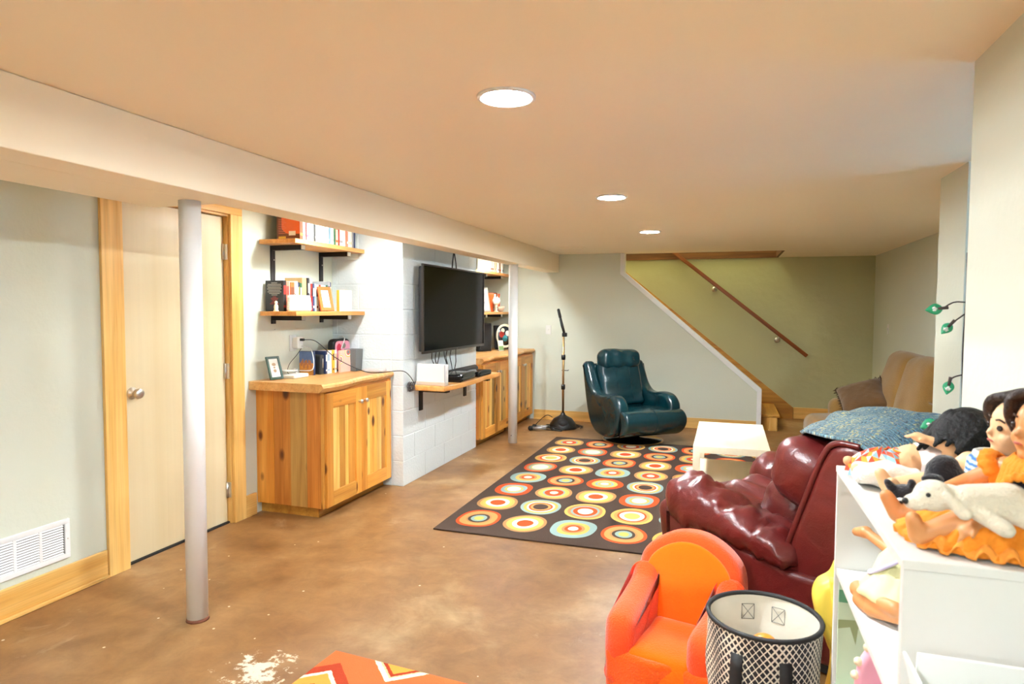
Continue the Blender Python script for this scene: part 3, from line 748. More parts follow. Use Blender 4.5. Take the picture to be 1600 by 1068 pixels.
cable('white_lead', 'white charging lead looping from the outlet to the network puck', [(XL+0.06, 4.165, 1.145), (-2.96, 4.16, 1.13), (-2.89, 4.10, 1.04), (-2.88, 4.06, 0.98), (-3.0, 4.07, 0.97)]+coil[:30], 0.0035, GLOSSW)
cable('power_cable', 'black power cable sagging from the outlet along the worktop to the television', [(XL+0.085, 4.16, 1.195), (-2.95, 4.22, 1.18), (-2.86, 4.32, 1.06), (-2.75, 4.40, 0.98), (-2.62, 4.43, 0.937), (-2.52, 4.52, 0.936), (-2.47, 4.60, 0.940), (-2.43, 4.65, 0.93), (-2.425, 4.74, 0.88), (-2.42, 4.80, 0.815)], 0.0035, BLACK)
cable('thin_black_lead', 'thin black lead hanging down the wall behind the painted book', [(XL+0.07, 4.145, 1.13), (-3.04, 4.10, 1.08), (-3.05, 4.03, 1.02), (-3.06, 4.02, 0.96), (-3.05, 4.06, 0.934)], 0.0022, BLACK)
G = 'books on the near worktop'
bk = book(4.165, 0.022, 0.178, 0.125, 'dark blue', -2.93, ZT, 'book with painted golden field cover on the near worktop', G)
ob('cover_sky', MB().box(0.002, 0.123, -0.0118, -0.0111, 0.09, 0.176), mat('painted_sky', S(92, 116, 160), 0.5, var=0.4, vscale=25), bk)
ob('cover_field', MB().box(0.002, 0.123, -0.0118, -0.0111, 0.002, 0.09), mat('painted_field', S(206, 140, 60), 0.5, var=0.45, vscale=40), bk)
fg = MB()
for k in range(9): fg.ell((0.02+0.011*k, -0.012, 0.085+0.02*math.sin(k*2.2)), (0.008, 0.0006, 0.02))
ob('cover_figures', fg, mat('painted_figures', S(176, 116, 74), 0.5), bk)
t = thing('zip_case', 'black zipped case standing beside the painted book', 'case', (-2.955, 4.235, ZT))
ob('case_body', MB().rbox((0.10, 0.055, 0.15), 0.016, 8, c=(0, 0, 0.075)), BLACKM, t)
ob('zip', MB().tube([(0.0505, 0.0, 0.05), (0.0515, 0.0, 0.12)], 0.003, 6), NICKEL, t)
book(4.275, 0.018, 0.175, 0.12, 'dark blue', -2.90, ZT, 'dark blue book squeezed against the black zipped case', G, 0, 'white')
book(4.305, 0.034, 0.178, 0.085, 'white', -2.90, ZT, 'white book with blue lettering in the worktop row', G, 0, 'pale blue')
book(4.342, 0.024, 0.176, 0.085, 'white', -2.905, ZT, 'slim white book left of the gold spined book on the worktop', G)
book(4.372, 0.026, 0.178, 0.085, 'yellow', -2.90, ZT, 'gold spined book in the worktop row', G, 0, 'brown')
book(4.402, 0.022, 0.176, 0.085, 'white', -2.90, ZT, 'white spined book next to the pink book on the worktop', G, 0, 'tan')
t = thing('craft_book', 'pink book with round flower pattern facing the room on the worktop', 'book', (-2.86, 4.475, ZT), R(84))
ob('cover', MB().box(-0.062, 0.062, 0, 0.022, 0, 0.172), mat('pink_cover', S(236, 190, 172), 0.5), t, bev=0.001)
for cx, cz, rr in ((0.035, 0.155, 0.04), (-0.06, 0.10, 0.035)):
    for k, (cc, q) in enumerate((('yellow', 1.0), ('white', 0.82), ('coral', 0.62), ('grey', 0.35))):
        pl = [(max(-0.0615, min(0.0615, cx+rr*q*math.cos(2*PI*j/28))), min(0.1715, cz+rr*q*math.sin(2*PI*j/28))) for j in range(28)]
        ob('printed_ring', MB().prism(pl, -0.0005-0.0003*k, -0.0002, 'XZ'), cover(cc), t)
# smoky grey tumbler bin
smoke = mat('smoked_mesh', S(120, 124, 124), 0.35, alpha=0.72)
t = thing('desk_bin', 'square smoky grey desk bin at the end of the worktop row', 'bin', (-2.855, 4.585, ZT))
bn = MB()
pr = [(0.046, 0.0), (0.055, 0.175), (0.052, 0.175), (0.043, 0.006)]
v = []; f = []
for rr, z in pr:
    for sx, sy in ((-1, -1), (1, -1), (1, 1), (-1, 1)): v.append((sx*rr, sy*rr, z))
for i in range(3):
    for j in range(4): f.append((i*4+j, i*4+(j+1) % 4, (i+1)*4+(j+1) % 4, (i+1)*4+j))
f.append((3, 2, 1, 0)); f.append((12, 13, 14, 15))
ob('bin_body', MB().add(v, f), smoke, t, bev=0.004)
ob('crumpled_liner', MB().rbox((0.07, 0.07, 0.10), 0.02, 8, lambda p: p+Vector((nz3(p, 40), nz3(p, 40, 3), nz3(p, 40, 5)))*0.012, c=(0, 0, 0.062)), mat('grey_liner', S(150, 150, 146), 0.6), t)
# lunch box behind
t = thing('lunch_box', 'pink and black patterned lunch box behind the worktop books', 'lunch box', (-2.962, 4.54, ZT+0.012), R(90)); t.scale = (0.92, 0.9, 1)
ob('box_shell', MB().puffy(cr([(-0.115, 0.0), (0.115, 0.0), (0.125, 0.12), (0.115, 0.232), (0.0, 0.245), (-0.115, 0.232), (-0.125, 0.12)], 6), 0.07, 0.018, 'Y'), BLACKM, t)
ob('front_pocket', MB().puffy(cr([(-0.10, 0.012), (0.10, 0.012), (0.108, 0.12), (0.10, 0.218), (0.0, 0.228), (-0.10, 0.218), (-0.108, 0.12)], 6), 0.012, 0.005, 'Y', M=Matrix.Translation((0, -0.037, 0))), mat('pink_fabric', S(226, 150, 170), 0.7, var=0.25, vscale=30), t)
ob('flower_patch', MB().ell((-0.06, -0.043, 0.175), (0.035, 0.003, 0.035)), mat('crimson_fabric', S(196, 40, 70), 0.7), t)
ob('flower_patch', MB().ell((0.012, -0.043, 0.19), (0.03, 0.003, 0.022)), mat('olive_fabric', S(130, 124, 110), 0.7), t)
cable('white_lead', 'white cord draped over the pink lunch box', [(-2.915, 4.50, 1.11), (-2.91, 4.52, 1.15), (-2.915, 4.55, 1.19), (-2.96, 4.585, 1.205), (-3.01, 4.60, 1.19), (-3.03, 4.61, 1.10), (-3.03, 4.62, 0.936)], 0.004, GLOSSW)
t = thing('small_switch_box', 'flat grey network box lying at the block end of the worktop', 'box', (-2.66, 4.58, ZT), R(8))
ob('case', MB().rbox((0.16, 0.09, 0.024), 0.006, 5, c=(0, 0, 0.012)), mat('grey_plastic', S(196, 192, 192), 0.5), t)

# ------------------------------------------------------------------ television and its shelf
tv = thing('television', 'large flat black television hung on the painted block wall', 'television', (BX, 5.50, 1.43))
TW, TH = 1.40, 0.735
ob('cabinet_back', MB().rbox((0.035, TW*0.97, TH*0.95), 0.010, 6, c=(0.075, 0, 0)), BLACKM, tv)
ob('wall_mount', MB().box(0.001, 0.058, -0.2, 0.2, -0.15, 0.15), STEEL, tv)
bz = MB(); a_, b_ = TW/2, TH/2
bz.box(0.092, 0.112, -a_, a_, b_-0.014, b_).box(0.092, 0.112, -a_, a_, -b_, -b_+0.022).box(0.092, 0.112, -a_, -a_+0.014, -b_+0.022, b_-0.014).box(0.092, 0.112, a_-0.014, a_, -b_+0.022, b_-0.014)
ob('bezel', bz, mat('dark_bezel', S(52, 46, 44), 0.3, metal=0.4), tv, bev=0.002)
ob('screen', MB().box(0.093, 0.105, -a_+0.014, a_-0.014, -b_+0.022, b_-0.014), SCREEN, tv)
ob('indicator', MB().ell((0.1125, 0, -b_+0.010), (0.001, 0.004, 0.003)), NICKEL, tv)
ts = thing('television_shelf', 'narrow live edge shelf on black brackets below the television', 'shelf', (0, 0, 0))
def lv(x0, x1, y0, y1, z0, z1, seed):
    n = 36; pl = [(x0, y0)]
    for i in range(n+1):
        t_ = y0+(y1-y0)*i/n; pl.append((x1+0.012*math.sin(t_*6+seed)+0.006*math.sin(t_*14), t_))
    pl.append((x0, y1)); return MB().prism(pl, z0, z1, 'XY')
ob('board', lv(BX+0.001, -2.135, 4.80, 6.10, 0.762, 0.805, 1.5), wood('slab_wood_2', S(228, 170, 100), S(204, 138, 66), 'Y', 0, 0.38, 0.8), ts, bev=0.008)
for y in (4.965, 5.94):
    bb = ob('bracket', MB().box(BX+0.001, BX+0.012, y-0.03, y+0.03, 0.575, 0.761), STEEL, ts, bev=0.001)
    ob('bracket_arm', MB().box(BX+0.012, -2.19, y-0.03, y+0.03, 0.735, 0.761), STEEL, bb, bev=0.001)
ZS = 0.806
t = thing('game_console', 'white upright game console at the near end of the television shelf', 'console', (-2.29, 4.865, ZS), R(-6))
ob('body', MB().rbox((0.27, 0.055, 0.172), 0.006, 6, c=(0, 0, 0.088)), GLOSSW, t, rot=(R(-3), 0, 0))
ob('foot_band', MB().box(-0.135, 0.135, -0.034, 0.030, 0, 0.03), mat('beige_plastic', S(205, 186, 168), 0.5), t, bev=0.003)
ob('side_stripe', MB().box(0.128, 0.137, -0.030, -0.026, 0.02, 0.17), mat('grey_plastic2', S(180, 180, 184), 0.5), t)
t = thing('sound_bar', 'long black cylindrical sound bar behind the game console', 'sound bar', (-2.355, 5.56, ZS+0.045))
ob('bar', MB().tube([(0, -0.43, 0), (0, -0.425, 0), (0, 0.425, 0), (0, 0.43, 0)], [0.028, 0.034, 0.034, 0.028], 20), BLACKM, t)
for y in (-0.3, 0.3): ob('foot', MB().box(-0.02, 0.02, y-0.03, y+0.03, -0.0445, -0.028), BLACK, t)
def slimbox(name, label, loc, rz, s_):
    t = thing(name, label, 'console', loc, rz)
    def fn(p): return Vector((p.x, p.y, p.z+0.012*(1-(p.y/(s_[1]/2))**2)*(1 if p.z > 0 else 0)))
    ob('body', MB().rbox(s_, 0.012, 8, fn, c=(0, 0, s_[2]/2)), mat('gloss_black', S(14, 14, 15), 0.15), t)
    ob('side_groove', MB().box(s_[0]/2-0.002, s_[0]/2+0.001, -s_[1]/2+0.02, s_[1]/2-0.02, s_[2]*0.42, s_[2]*0.55), mat('dull_groove', S(60, 58, 58), 0.4), t)
    return t
slimbox('game_console', 'glossy black curved game console lying on the television shelf', (-2.225, 5.30, ZS), R(4), (0.16, 0.42, 0.062))
slimbox('media_player', 'slim black media player beyond the glossy console on the television shelf', (-2.22, 5.72, ZS), R(0), (0.15, 0.34, 0.045))
r_ = random.Random(11)
CW = ['leftmost', 'second', 'third', 'fourth', 'fifth', 'sixth', 'rightmost']
for i in range(7):
    y = 5.10+0.085*i+r_.uniform(-0.02, 0.02); pts = [(BX+0.05, y, 1.075), (BX+0.045, y+r_.uniform(-.03, .03), 1.0), (BX+0.05, y+r_.uniform(-.06, .06), 0.92+r_.uniform(-.02, .03)), (BX+0.04, y+r_.uniform(-.05, .05), 0.86), (BX+0.03, y+0.05, 0.815)]
    cable('hanging_cable', f'thin black cable dangling under the television, {CW[i]} of the bunch', pts, 0.004, BLACK, group='cables under the television')
for i in range(2):
    cable('mount_cable', ['black cable rising above the television towards the beam, crossing leftwards', 'black cable rising above the television towards the beam, crossing rightwards'][i], [(BX+0.012+0.016*i, 5.60+0.08*i, 1.72), (BX+0.012+0.016*i, 5.62+0.045*i, 1.85), (BX+0.012+0.016*i, 5.66-0.05*i, 2.0), (BX+0.012+0.016*i, 5.68-0.09*i, 2.128)], 0.006, BLACK)
tg = []
for i in range(60):
    a = i*0.7; tg.append((-2.425+0.012*math.sin(i*1.3), 4.755+0.045*math.cos(a)+0.01*math.sin(i*2.1), 0.80+0.05*math.sin(a*1.1+i)*0.8))
cable('tangled_cable', 'tangle of thin black and grey wire at the near end of the television shelf', tg, 0.0018, mat('grey_wire', S(70, 66, 68), 0.5), sub=4)

# ------------------------------------------------------------------ things on the far worktop and far shelf
ZF = 0.9205
t = thing('speaker', 'tall black bookshelf speaker on the far worktop', 'speaker', (-2.78, 7.40, ZF), R(60))
ob('cabinet', MB().box(-0.10, 0.10, 0, 0.2, 0, 0.34), BLACKM, t, bev=0.004)
ob('grille', MB().rbox((0.18, 0.016, 0.32), 0.006, 6, c=(0, -0.008, 0.17)), mat('speaker_cloth', S(24, 23, 24), 0.9, bump=0.4, bscale=400), t)
t = thing('postcard', 'small green and white card leaning beside the speaker', 'card', (-2.62, 7.55, ZF), rot=(R(-10), 0, R(70)))
ob('card', MB().box(-0.05, 0.05, 0, 0.003, 0, 0.13), PAPER, t)
ob('picture', MB().box(-0.045, 0.045, -0.0008, 0, 0.01, 0.06), mat('meadow_green', S(120, 160, 100), 0.6, var=0.3, vscale=40), t)
t = thing('round_plate', 'round painted plate with pale rim on a dark stand on the far worktop', 'plate', (-2.66, 7.80, ZF+0.01), rot=(R(-4), 0, R(62)))
Mr = Matrix.Translation((0, 0, 0.165)) @ Matrix.Rotation(PI/2, 4, 'X')
ob('rim', MB().lathe([(0.122, 0.0), (0.15, 0.004), (0.152, 0.010), (0.145, 0.014), (0.122, 0.009)], 40, M=Mr, caps=False), mat('plate_rim', S(228, 220, 196), 0.25), t)
ob('dark_well', MB().lathe([(0, 0.0), (0.123, 0.0), (0.123, 0.006), (0, 0.004)], 40, M=Mr), mat('plate_black', S(34, 36, 44), 0.25), t)
for cx, cz, rr, cc in ((-0.05, 0.02, 0.045, 'red'), (0.0, -0.03, 0.045, 'teal'), (0.05, 0.03, 0.04, 'white'), (-0.03, 0.07, 0.03, 'cream')):
    ob('painted_patch', MB().ell((cx, -0.006, 0.165+cz), (rr, 0.002, rr*0.9)), cover(cc), t)
ob('stand', MB().box(-0.09, 0.09, 0.012, 0.09, 0.0, 0.02).box(-0.09, -0.07, 0.012, 0.025, 0.02, 0.18).box(0.07, 0.09, 0.012, 0.025, 0.02, 0.18).box(-0.14, 0.14, 0.026, 0.05, 0.02, 0.30), BLACKM, t, bev=0.002)
book_row(7.62, spec('orange,.03,.22,.15,white; coral,.03,.235,.16,cream; white,.03,.22,.15,orange; orange,.025,.23,.15,yellow; brown,.03,.24,.16,white; coral,.035,.23,.16,white; cream,.03,.22,.15,red; orange,.03,.23,.15,white'), -2.75, 1.397, 'silver frame on the far lower shelf', 'books on the far lower shelf', seed=8)
t = thing('figurine', 'white lamp shaped figurine in front of the orange books', 'figurine', (-2.705, 7.585, 1.3975))
ob('base', MB().lathe([(0.0, 0), (0.03, 0), (0.03, 0.008), (0.010, 0.016), (0.010, 0.07), (0.018, 0.08), (0.008, 0.09), (0, 0.09)], 18), ivory, t)
ob('globe', MB().ell((0, 0, 0.135), (0.05, 0.05, 0.048)), GLOSSW, t)
t = thing('figurine', 'small patterned bowl figurine near the white post on the far shelf', 'figurine', (-2.735, 7.82, 1.3975))
ob('bowl', MB().lathe([(0, 0), (0.03, 0), (0.05, 0.03), (0.058, 0.07), (0.052, 0.07), (0.03, 0.01), (0, 0.008)], 22), mat('speckled_glaze', S(226, 190, 160), 0.3, var=0.4, vscale=60), t)

# ------------------------------------------------------------------ big rug with ring medallions
rug = thing('area_rug', 'dark brown area rug covered in bright ring medallions', 'rug', (0, 0, 0))
pile = mat('rug_pile_brown', S(72, 58, 50), 0.95, bump=0.5, bscale=220, spec=0.1)
RX0, RX1, RY0, RY1 = -1.785, 0.61, 3.80, 7.03
ob('pile', MB().rbox((RX1-RX0, RY1-RY0, 0.010), 0.004, 30, c=((RX0+RX1)/2, (RY0+RY1)/2, 0.0055)), pile, rug)
RC = {'o': S(214, 82, 40), 'y': S(214, 170, 92), 'b': S(140, 164, 160), 'w': S(244, 228, 200), 't': S(176, 130, 84), 'g': S(190, 180, 96), 'd': S(72, 58, 50), 'p': S(226, 146, 88)}
RM = {k: mat('rug_yarn_'+k, c, 0.95, bump=0.5, bscale=240, spec=0.1) for k, c in RC.items()}
RK = 'oybwtgdp'
TYPES = {  # rings from the rim to the centre
    'A': 'opptdbg', 'B': 'tygwwoo', 'C': 'bbyytow', 'D': 'oobbyww', 'E': 'ytwwowd', 'F': 'ytbooww', 'G': 'bywopdd',
    'H': 'ooygbyw', 'I': 'tygboow', 'J': 'ypowwgg', 'K': 'otbgwww'}
LAY = ['ABCAF', 'BGFJC', 'DIBDA', 'CAHGI', 'KBCIB', 'JGABD', 'BKBAI', 'IAFGA']
wd = [0, .15, .30, .40, .49, .62, .77, 1]
def medallion(x, y, typ, rx, ry, seed):
    rr = random.Random(seed); mb = MB(); n = 40; sq = rr.uniform(1.9, 2.5)
    ph = [rr.uniform(0, 6.28) for _ in range(3)]
    def pt(k, j):
        a = 2*PI*j/n; q = 1-wd[k]
        c, s_ = math.cos(a), math.sin(a)
        e = (abs(c)**sq+abs(s_)**sq)**(-1/sq) if k < 3 else 1
        wob = 1+0.025*math.sin(2*a+ph[0])+0.02*math.sin(3*a+ph[1]+k*0.4)
        return (rx*q*c*e*wob, ry*q*s_*e*wob, 0)
    vs_ = []; 
    for k in range(7): vs_ += [pt(k, j) for j in range(n)]
    for k in range(6):
        mb.add([vs_[k*n+j] for j in range(n)]+[vs_[(k+1)*n+j] for j in range(n)], [(j, (j+1) % n, n+(j+1) % n, n+j) for j in range(n)], RK.index(typ[k]))
    mb.add([vs_[6*n+j] for j in range(n)], [tuple(range(n))], RK.index(typ[6]))
    ob('medallion', mb, [RM[k] for k in RK], rug, loc=(x, y, 0.0112))
for j in range(8):
    for i in range(7):
        x, y = -1.575+0.327*i, 4.085+0.383*j
        typ = LAY[j][i] if i < 5 else 'ABCDFGHIJ'[(i*3+j*5) % 9]
        medallion(x, y, TYPES[typ], 0.146, 0.172, j*10+i)

# ------------------------------------------------------------------ orange chevron rug in front
def chevron_mat():
    m = bpy.data.materials.new('chevron_pile'); m.use_nodes = True; nt = m.node_tree; L = nt.links.new
    b = nt.nodes['Principled BSDF']; b.inputs['Roughness'].default_value = 0.95; b.inputs['Specular IOR Level'].default_value = 0.1
    tc = nt.nodes.new('ShaderNodeTexCoord'); sp = nt.nodes.new('ShaderNodeSeparateXYZ'); L(tc.outputs['Object'], sp.inputs[0])
    n = nt.nodes.new('ShaderNodeTexNoise'); n.inputs['Scale'].default_value = 70; L(tc.outputs['Object'], n.inputs['Vector'])
    tri = mathn(nt, 'PINGPONG', mathn(nt, 'ADD', sp.outputs['X'], 10.0), 0.24)
    u = mathn(nt, 'ADD', mathn(nt, 'MULTIPLY', tri, 0.9), sp.outputs['Y'])
    u = mathn(nt, 'ADD', u, mathn(nt, 'MULTIPLY', n.outputs['Fac'], 0.012))
    fr = mathn(nt, 'FRACT', mathn(nt, 'MULTIPLY', mathn(nt, 'ADD', u, 5.05), 2.6))
    r_ = ramp(nt, fr, [(0.0, S(228, 110, 62)), (0.40, S(246, 232, 200)), (0.47, S(200, 190, 140)), (0.50, S(170, 62, 34)), (0.55, S(240, 158, 70)), (0.74, S(246, 232, 200)), (0.80, S(176, 66, 40)), (0.95, S(228, 110, 62))])
    r_.color_ramp.interpolation = 'CONSTANT'
    L(r_.outputs[0], b.inputs['Base Color'])
    bp = nt.nodes.new('ShaderNodeBump'); bp.inputs['Strength'].default_value = 0.5; bp.inputs['Distance'].default_value = 0.01
    n2 = nt.nodes.new('ShaderNodeTexNoise'); n2.inputs['Scale'].default_value = 260; L(tc.outputs['Object'], n2.inputs['Vector'])
    L(n2.outputs['Fac'], bp.inputs['Height']); L(bp.outputs[0], b.inputs['Normal'])
    return m
c0 = at(525, 1015, z=0.012); e1 = (at(735, 1068, z=0.012)-c0).to_2d().normalized(); rz = math.atan2(e1.y, e1.x)
ob('chevron_rug', MB().rbox((1.36, 1.3, 0.012), 0.005, 12, c=(0.68, -0.65, 0.0065)), chevron_mat(), label='orange chevron rug cut off by the lower edge of the picture', cat='rug', loc=(c0.x, c0.y, 0), rot=(0, 0, rz))

# ------------------------------------------------------------------ coffee table
birchv = wood('table_veneer', S(246, 236, 212), S(242, 230, 202), 'Y', 0, 0.4, 0.5, 0.05)
t = thing('coffee_table', 'pale square legged coffee table with lower shelf on the rug', 'table', (0.047, 5.43, 0.0115))
ob('top', MB().box(-0.263, 0.263, -0.55, 0.55, 0.385, 0.435), birchv, t, bev=0.002)
for sx in (-1, 1):
    for sy in (-1, 1): ob('leg', MB().box(sx*0.263-0.05*(sx > 0), sx*0.263+0.05*(sx < 0), sy*0.55-0.05*(sy > 0), sy*0.55+0.05*(sy < 0), 0, 0.3848), birchv, t, bev=0.002)
ob('lower_shelf', MB().box(-0.25, 0.25, -0.49, 0.49, 0.10, 0.118), birchv, t, bev=0.002)

# ------------------------------------------------------------------ leather recliners
def leather(name, color, rough=0.34, bs_=0.2):
    if name in MATS: return MATS[name]
    m = bpy.data.materials.new(name); m.use_nodes = True; nt = m.node_tree; L = nt.links.new; b = nt.nodes['Principled BSDF']
    tc = nt.nodes.new('ShaderNodeTexCoord')
    n1 = nt.nodes.new('ShaderNodeTexNoise'); n1.inputs['Scale'].default_value = 7; n1.inputs['Detail'].default_value = 6; n1.inputs['Distortion'].default_value = 1.2
    n2 = nt.nodes.new('ShaderNodeTexVoronoi'); n2.inputs['Scale'].default_value = 180
    for n in (n1, n2): L(tc.outputs['Object'], n.inputs['Vector'])
    r_ = ramp(nt, n1.outputs['Fac'], [(0.3, tuple(c*0.72 for c in color[:3])+(1,)), (0.7, color)])
    L(r_.outputs[0], b.inputs['Base Color']); b.inputs['Roughness'].default_value = rough; b.inputs['Coat Weight'].default_value = 0.12; b.inputs['Coat Roughness'].default_value = 0.3
    h = mathn(nt, 'ADD', mathn(nt, 'MULTIPLY', n1.outputs['Fac'], 2.2), mathn(nt, 'MULTIPLY', n2.outputs['Distance'], 0.12))
    bp = nt.nodes.new('ShaderNodeBump'); bp.inputs['Strength'].default_value = bs_; bp.inputs['Distance'].default_value = 0.02
    L(h, bp.inputs['Height']); L(bp.outputs[0], b.inputs['Normal'])
    MATS[name] = m; return m
TEAL = leather('teal_leather', S(2, 46, 54), 0.24, 0.07)
BURG = leather('burgundy_leather', S(104, 32, 30), 0.33, 0.22)

tc_ = thing('swivel_armchair', 'dark teal leather swivel armchair with headrest on a round base', 'armchair', (-0.955, 7.13, 0.0), R(-140))
# round base half on the rug
ob('base_disc', MB().lathe([(0, 0.013), (0.315, 0.013), (0.325, 0.018), (0.31, 0.028), (0.10, 0.045), (0.05, 0.06), (0.05, 0.12), (0, 0.12)], 48), mat('base_black', S(30, 28, 26), 0.15, metal=0.5), tc_)
ob('base_rim', MB().lathe([(0.312, 0.0125), (0.328, 0.014), (0.329, 0.021), (0.316, 0.026)], 48, caps=False), BRASS, tc_)
side = cr([(-0.455, 0.83), (-0.40, 0.845), (-0.335, 0.74), (-0.265, 0.62), (-0.17, 0.545), (-0.04, 0.525), (0.11, 0.545), (0.24, 0.53), (0.325, 0.455), (0.345, 0.36), (0.325, 0.25), (0.26, 0.15), (0.13, 0.085), (-0.03, 0.075), (-0.17, 0.105), (-0.28, 0.20), (-0.355, 0.36), (-0.415, 0.58), (-0.45, 0.74)], 6)
for sx in (-1, 1):
    ob('arm_panel', MB().puffy(side, 0.15, 0.055, 'X', 6, M=Matrix.Translation((sx*0.32, 0, 0))), TEAL, tc_)
seat = cr([(-0.30, 0.12), (-0.05, 0.085), (0.22, 0.10), (0.37, 0.15), (0.445, 0.24), (0.44, 0.33), (0.36, 0.385), (0.20, 0.395), (-0.05, 0.375), (-0.30, 0.36)], 7)
sq_ = ob('seat', MB().puffy(seat, 0.515, 0.03, 'X', 5), TEAL, tc_)
# front roll overlaps the arms as on the photo
front = cr([(0.30, 0.12), (0.40, 0.155), (0.47, 0.24), (0.47, 0.325), (0.40, 0.385), (0.30, 0.38), (0.345, 0.25)], 6)
ob('front_roll', MB().puffy(front, 0.74, 0.03, 'X', 5), TEAL, tc_)
ob('seam', MB().tube(cr([(0, 0.335, 0.403), (0, 0.40, 0.392), (0, 0.478, 0.32), (0, 0.478, 0.24), (0, 0.40, 0.148)], 6, False), 0.0035, 6), TEAL, tc_)
def backfn(p):
    w_ = 0.012*math.sin(p.z*38+p.x*6)*max(0, 1-abs(p.x)*3) if p.y > 0 else 0
    return Vector((p.x, p.y+w_+0.03*(1-(p.x/0.27)**2)*(1 if p.y > 0 else 0.3), p.z))
Mb = Matrix.Translation((0, -0.285, 0.60)) @ Matrix.Rotation(R(19), 4, 'X')
ob('backrest', MB().rbox((0.525, 0.15, 0.50), 0.05, 14, backfn, M=Mb), TEAL, tc_)
for x in (-0.085, 0.085): ob('back_seam', MB().tube(cr([Mb @ Vector((x, 0.106, z)) for z in (-0.2, -0.05, 0.1, 0.2)], 5, False), 0.003, 6), TEAL, tc_)
ob('back_shell', MB().rbox((0.60, 0.10, 0.62), 0.045, 12, M=Matrix.Translation((0, -0.365, 0.52)) @ Matrix.Rotation(R(12), 4, 'X')), TEAL, tc_)
def headfn(p):
    q = Vector(p); k = 1-0.10*(abs(q.x)/0.25)**4
    q.z = q.z*k*(1+0.05*math.sin(q.x*14)); q.y = q.y*k+0.008*math.sin(q.x*40)*(1 if q.y > 0 else 0)
    d_ = math.exp(-((q.x+0.17)/0.05)**2)*math.exp(-((q.z-0.0)/0.03)**2); q.y -= 0.02*d_*(1 if q.y > 0 else 0)
    return q
ob('headrest', MB().rbox((0.53, 0.18, 0.23), 0.085, 18, headfn, M=Matrix.Translation((0, -0.315, 0.875)) @ Matrix.Rotation(R(10), 4, 'X')), TEAL, tc_)

# burgundy recliner, side towards the viewer, facing the television
RCO, RCR = (0.352, 3.324, 0.0115), R(57)
rc = thing('recliner', 'burgundy leather recliner angled towards the television', 'recliner', RCO, RCR)
def wrinkle(a, s_, seed): return lambda p: Vector(p)+Vector(p).normalized()*a*(nz3(p, s_, seed)+0.6*nz3((p[0]*2.2, p[1]*0.7, p[2]), s_*1.7, seed+4))
for sx in (-1, 1):
    pan = cr([(-0.44, 0.05), (-0.10, 0.04), (0.38, 0.05), (0.425, 0.12), (0.43, 0.42), (0.40, 0.48), (0.10, 0.41), (-0.20, 0.36), (-0.45, 0.34)], 5)
    a_ = ob('arm_side', MB().puffy(pan, 0.19, 0.03, 'X', 4, M=Matrix.Translation((sx*0.375, 0, 0))), BURG, rc)
    def afn(p, sx=sx):
        q = Vector(p); u = (q.y+0.34)/0.68
        k = 0.62+0.50*min(1, u*1.3); q.z = q.z*k
        n_ = nz3((q.x*1.2, q.y*3.0, q.z), 5.5, sx+3); n2_ = nz3((q.x*2, q.y*6, q.z), 6, sx+9)
        n3_ = nz3((q.x*3, q.y*9, q.z*2), 7, sx+5)*max(0, 1-u)
        return q+Vector((0.012*n_+0.008*n3_, 0.010*n2_, 0.026*n_+0.018*n2_+0.022*n3_))
    ob('arm_cushion', MB().rbox((0.26, 0.68, 0.18), 0.08, 30, afn, M=Matrix.Translation((sx*0.375, 0.115, 0.475)) @ Matrix.Rotation(R(12), 4, 'X')), BURG, a_)
def sfn(p):
    q = Vector(p); return q+Vector((0, 0, 0.014*nz3(q, 6, 2)+0.010*math.sin(q.x*30+4*nz3(q, 3))*(1 if q.z > 0 else 0)))
ob('seat_cushion', MB().rbox((0.55, 0.66, 0.20), 0.07, 20, sfn, M=Matrix.Translation((0, 0.10, 0.40)) @ Matrix.Rotation(R(8), 4, 'X')), BURG, rc)
ob('underframe', MB().box(-0.30, 0.30, -0.36, 0.36, 0.03, 0.30), BURG, rc, bev=0.02)
ob('footrest', MB().rbox((0.66, 0.16, 0.40), 0.06, 18, wrinkle(0.016, 7, 1), M=Matrix.Translation((0, 0.50, 0.27)) @ Matrix.Rotation(R(-10), 4, 'X')), BURG, rc)
ob('side_foot', MB().box(-0.46, -0.29, -0.40, 0.38, 0.0, 0.05), BLACKM, rc)
ob('side_foot', MB().box(0.29, 0.46, -0.40, 0.38, 0.0, 0.05), BLACKM, rc)
shell = cr([(-0.13, 0.30), (-0.165, 0.45), (-0.235, 0.66), (-0.30, 0.84), (-0.35, 0.90), (-0.44, 0.90), (-0.50, 0.83), (-0.50, 0.6), (-0.47, 0.35), (-0.44, 0.10), (-0.34, 0.06), (-0.18, 0.12)], 6)
bs = ob('back_shell', MB().puffy(shell, 0.88, 0.035, 'X', 5), BURG, rc)
for sx in (-1, 1):
    pp = [Vector((sx*0.43, p.x, p.y)) for p in cr([(-0.155, 0.42), (-0.19, 0.53), (-0.235, 0.665), (-0.30, 0.845), (-0.35, 0.905), (-0.44, 0.905)], 8, False)]
    ob('piping', MB().tube(pp, 0.012, 8), BURG, bs)
def pf(seed):
    def f_(p):
        q = Vector(p); n_ = nz3(q, 7, seed); return q+Vector((0, 0.02*n_+0.014*math.sin(q.x*26+5*nz3(q, 4, seed)), 0.014*n_))
    return f_
ob('lumbar_pillow', MB().rbox((0.60, 0.24, 0.28), 0.10, 20, pf(2), M=Matrix.Translation((0, -0.05, 0.52)) @ Matrix.Rotation(R(20), 4, 'X')), BURG, rc)
ob('head_pillow', MB().rbox((0.80, 0.28, 0.30), 0.12, 22, pf(6), M=Matrix.Translation((0, -0.16, 0.735)) @ Matrix.Rotation(R(20), 4, 'X')), BURG, rc)

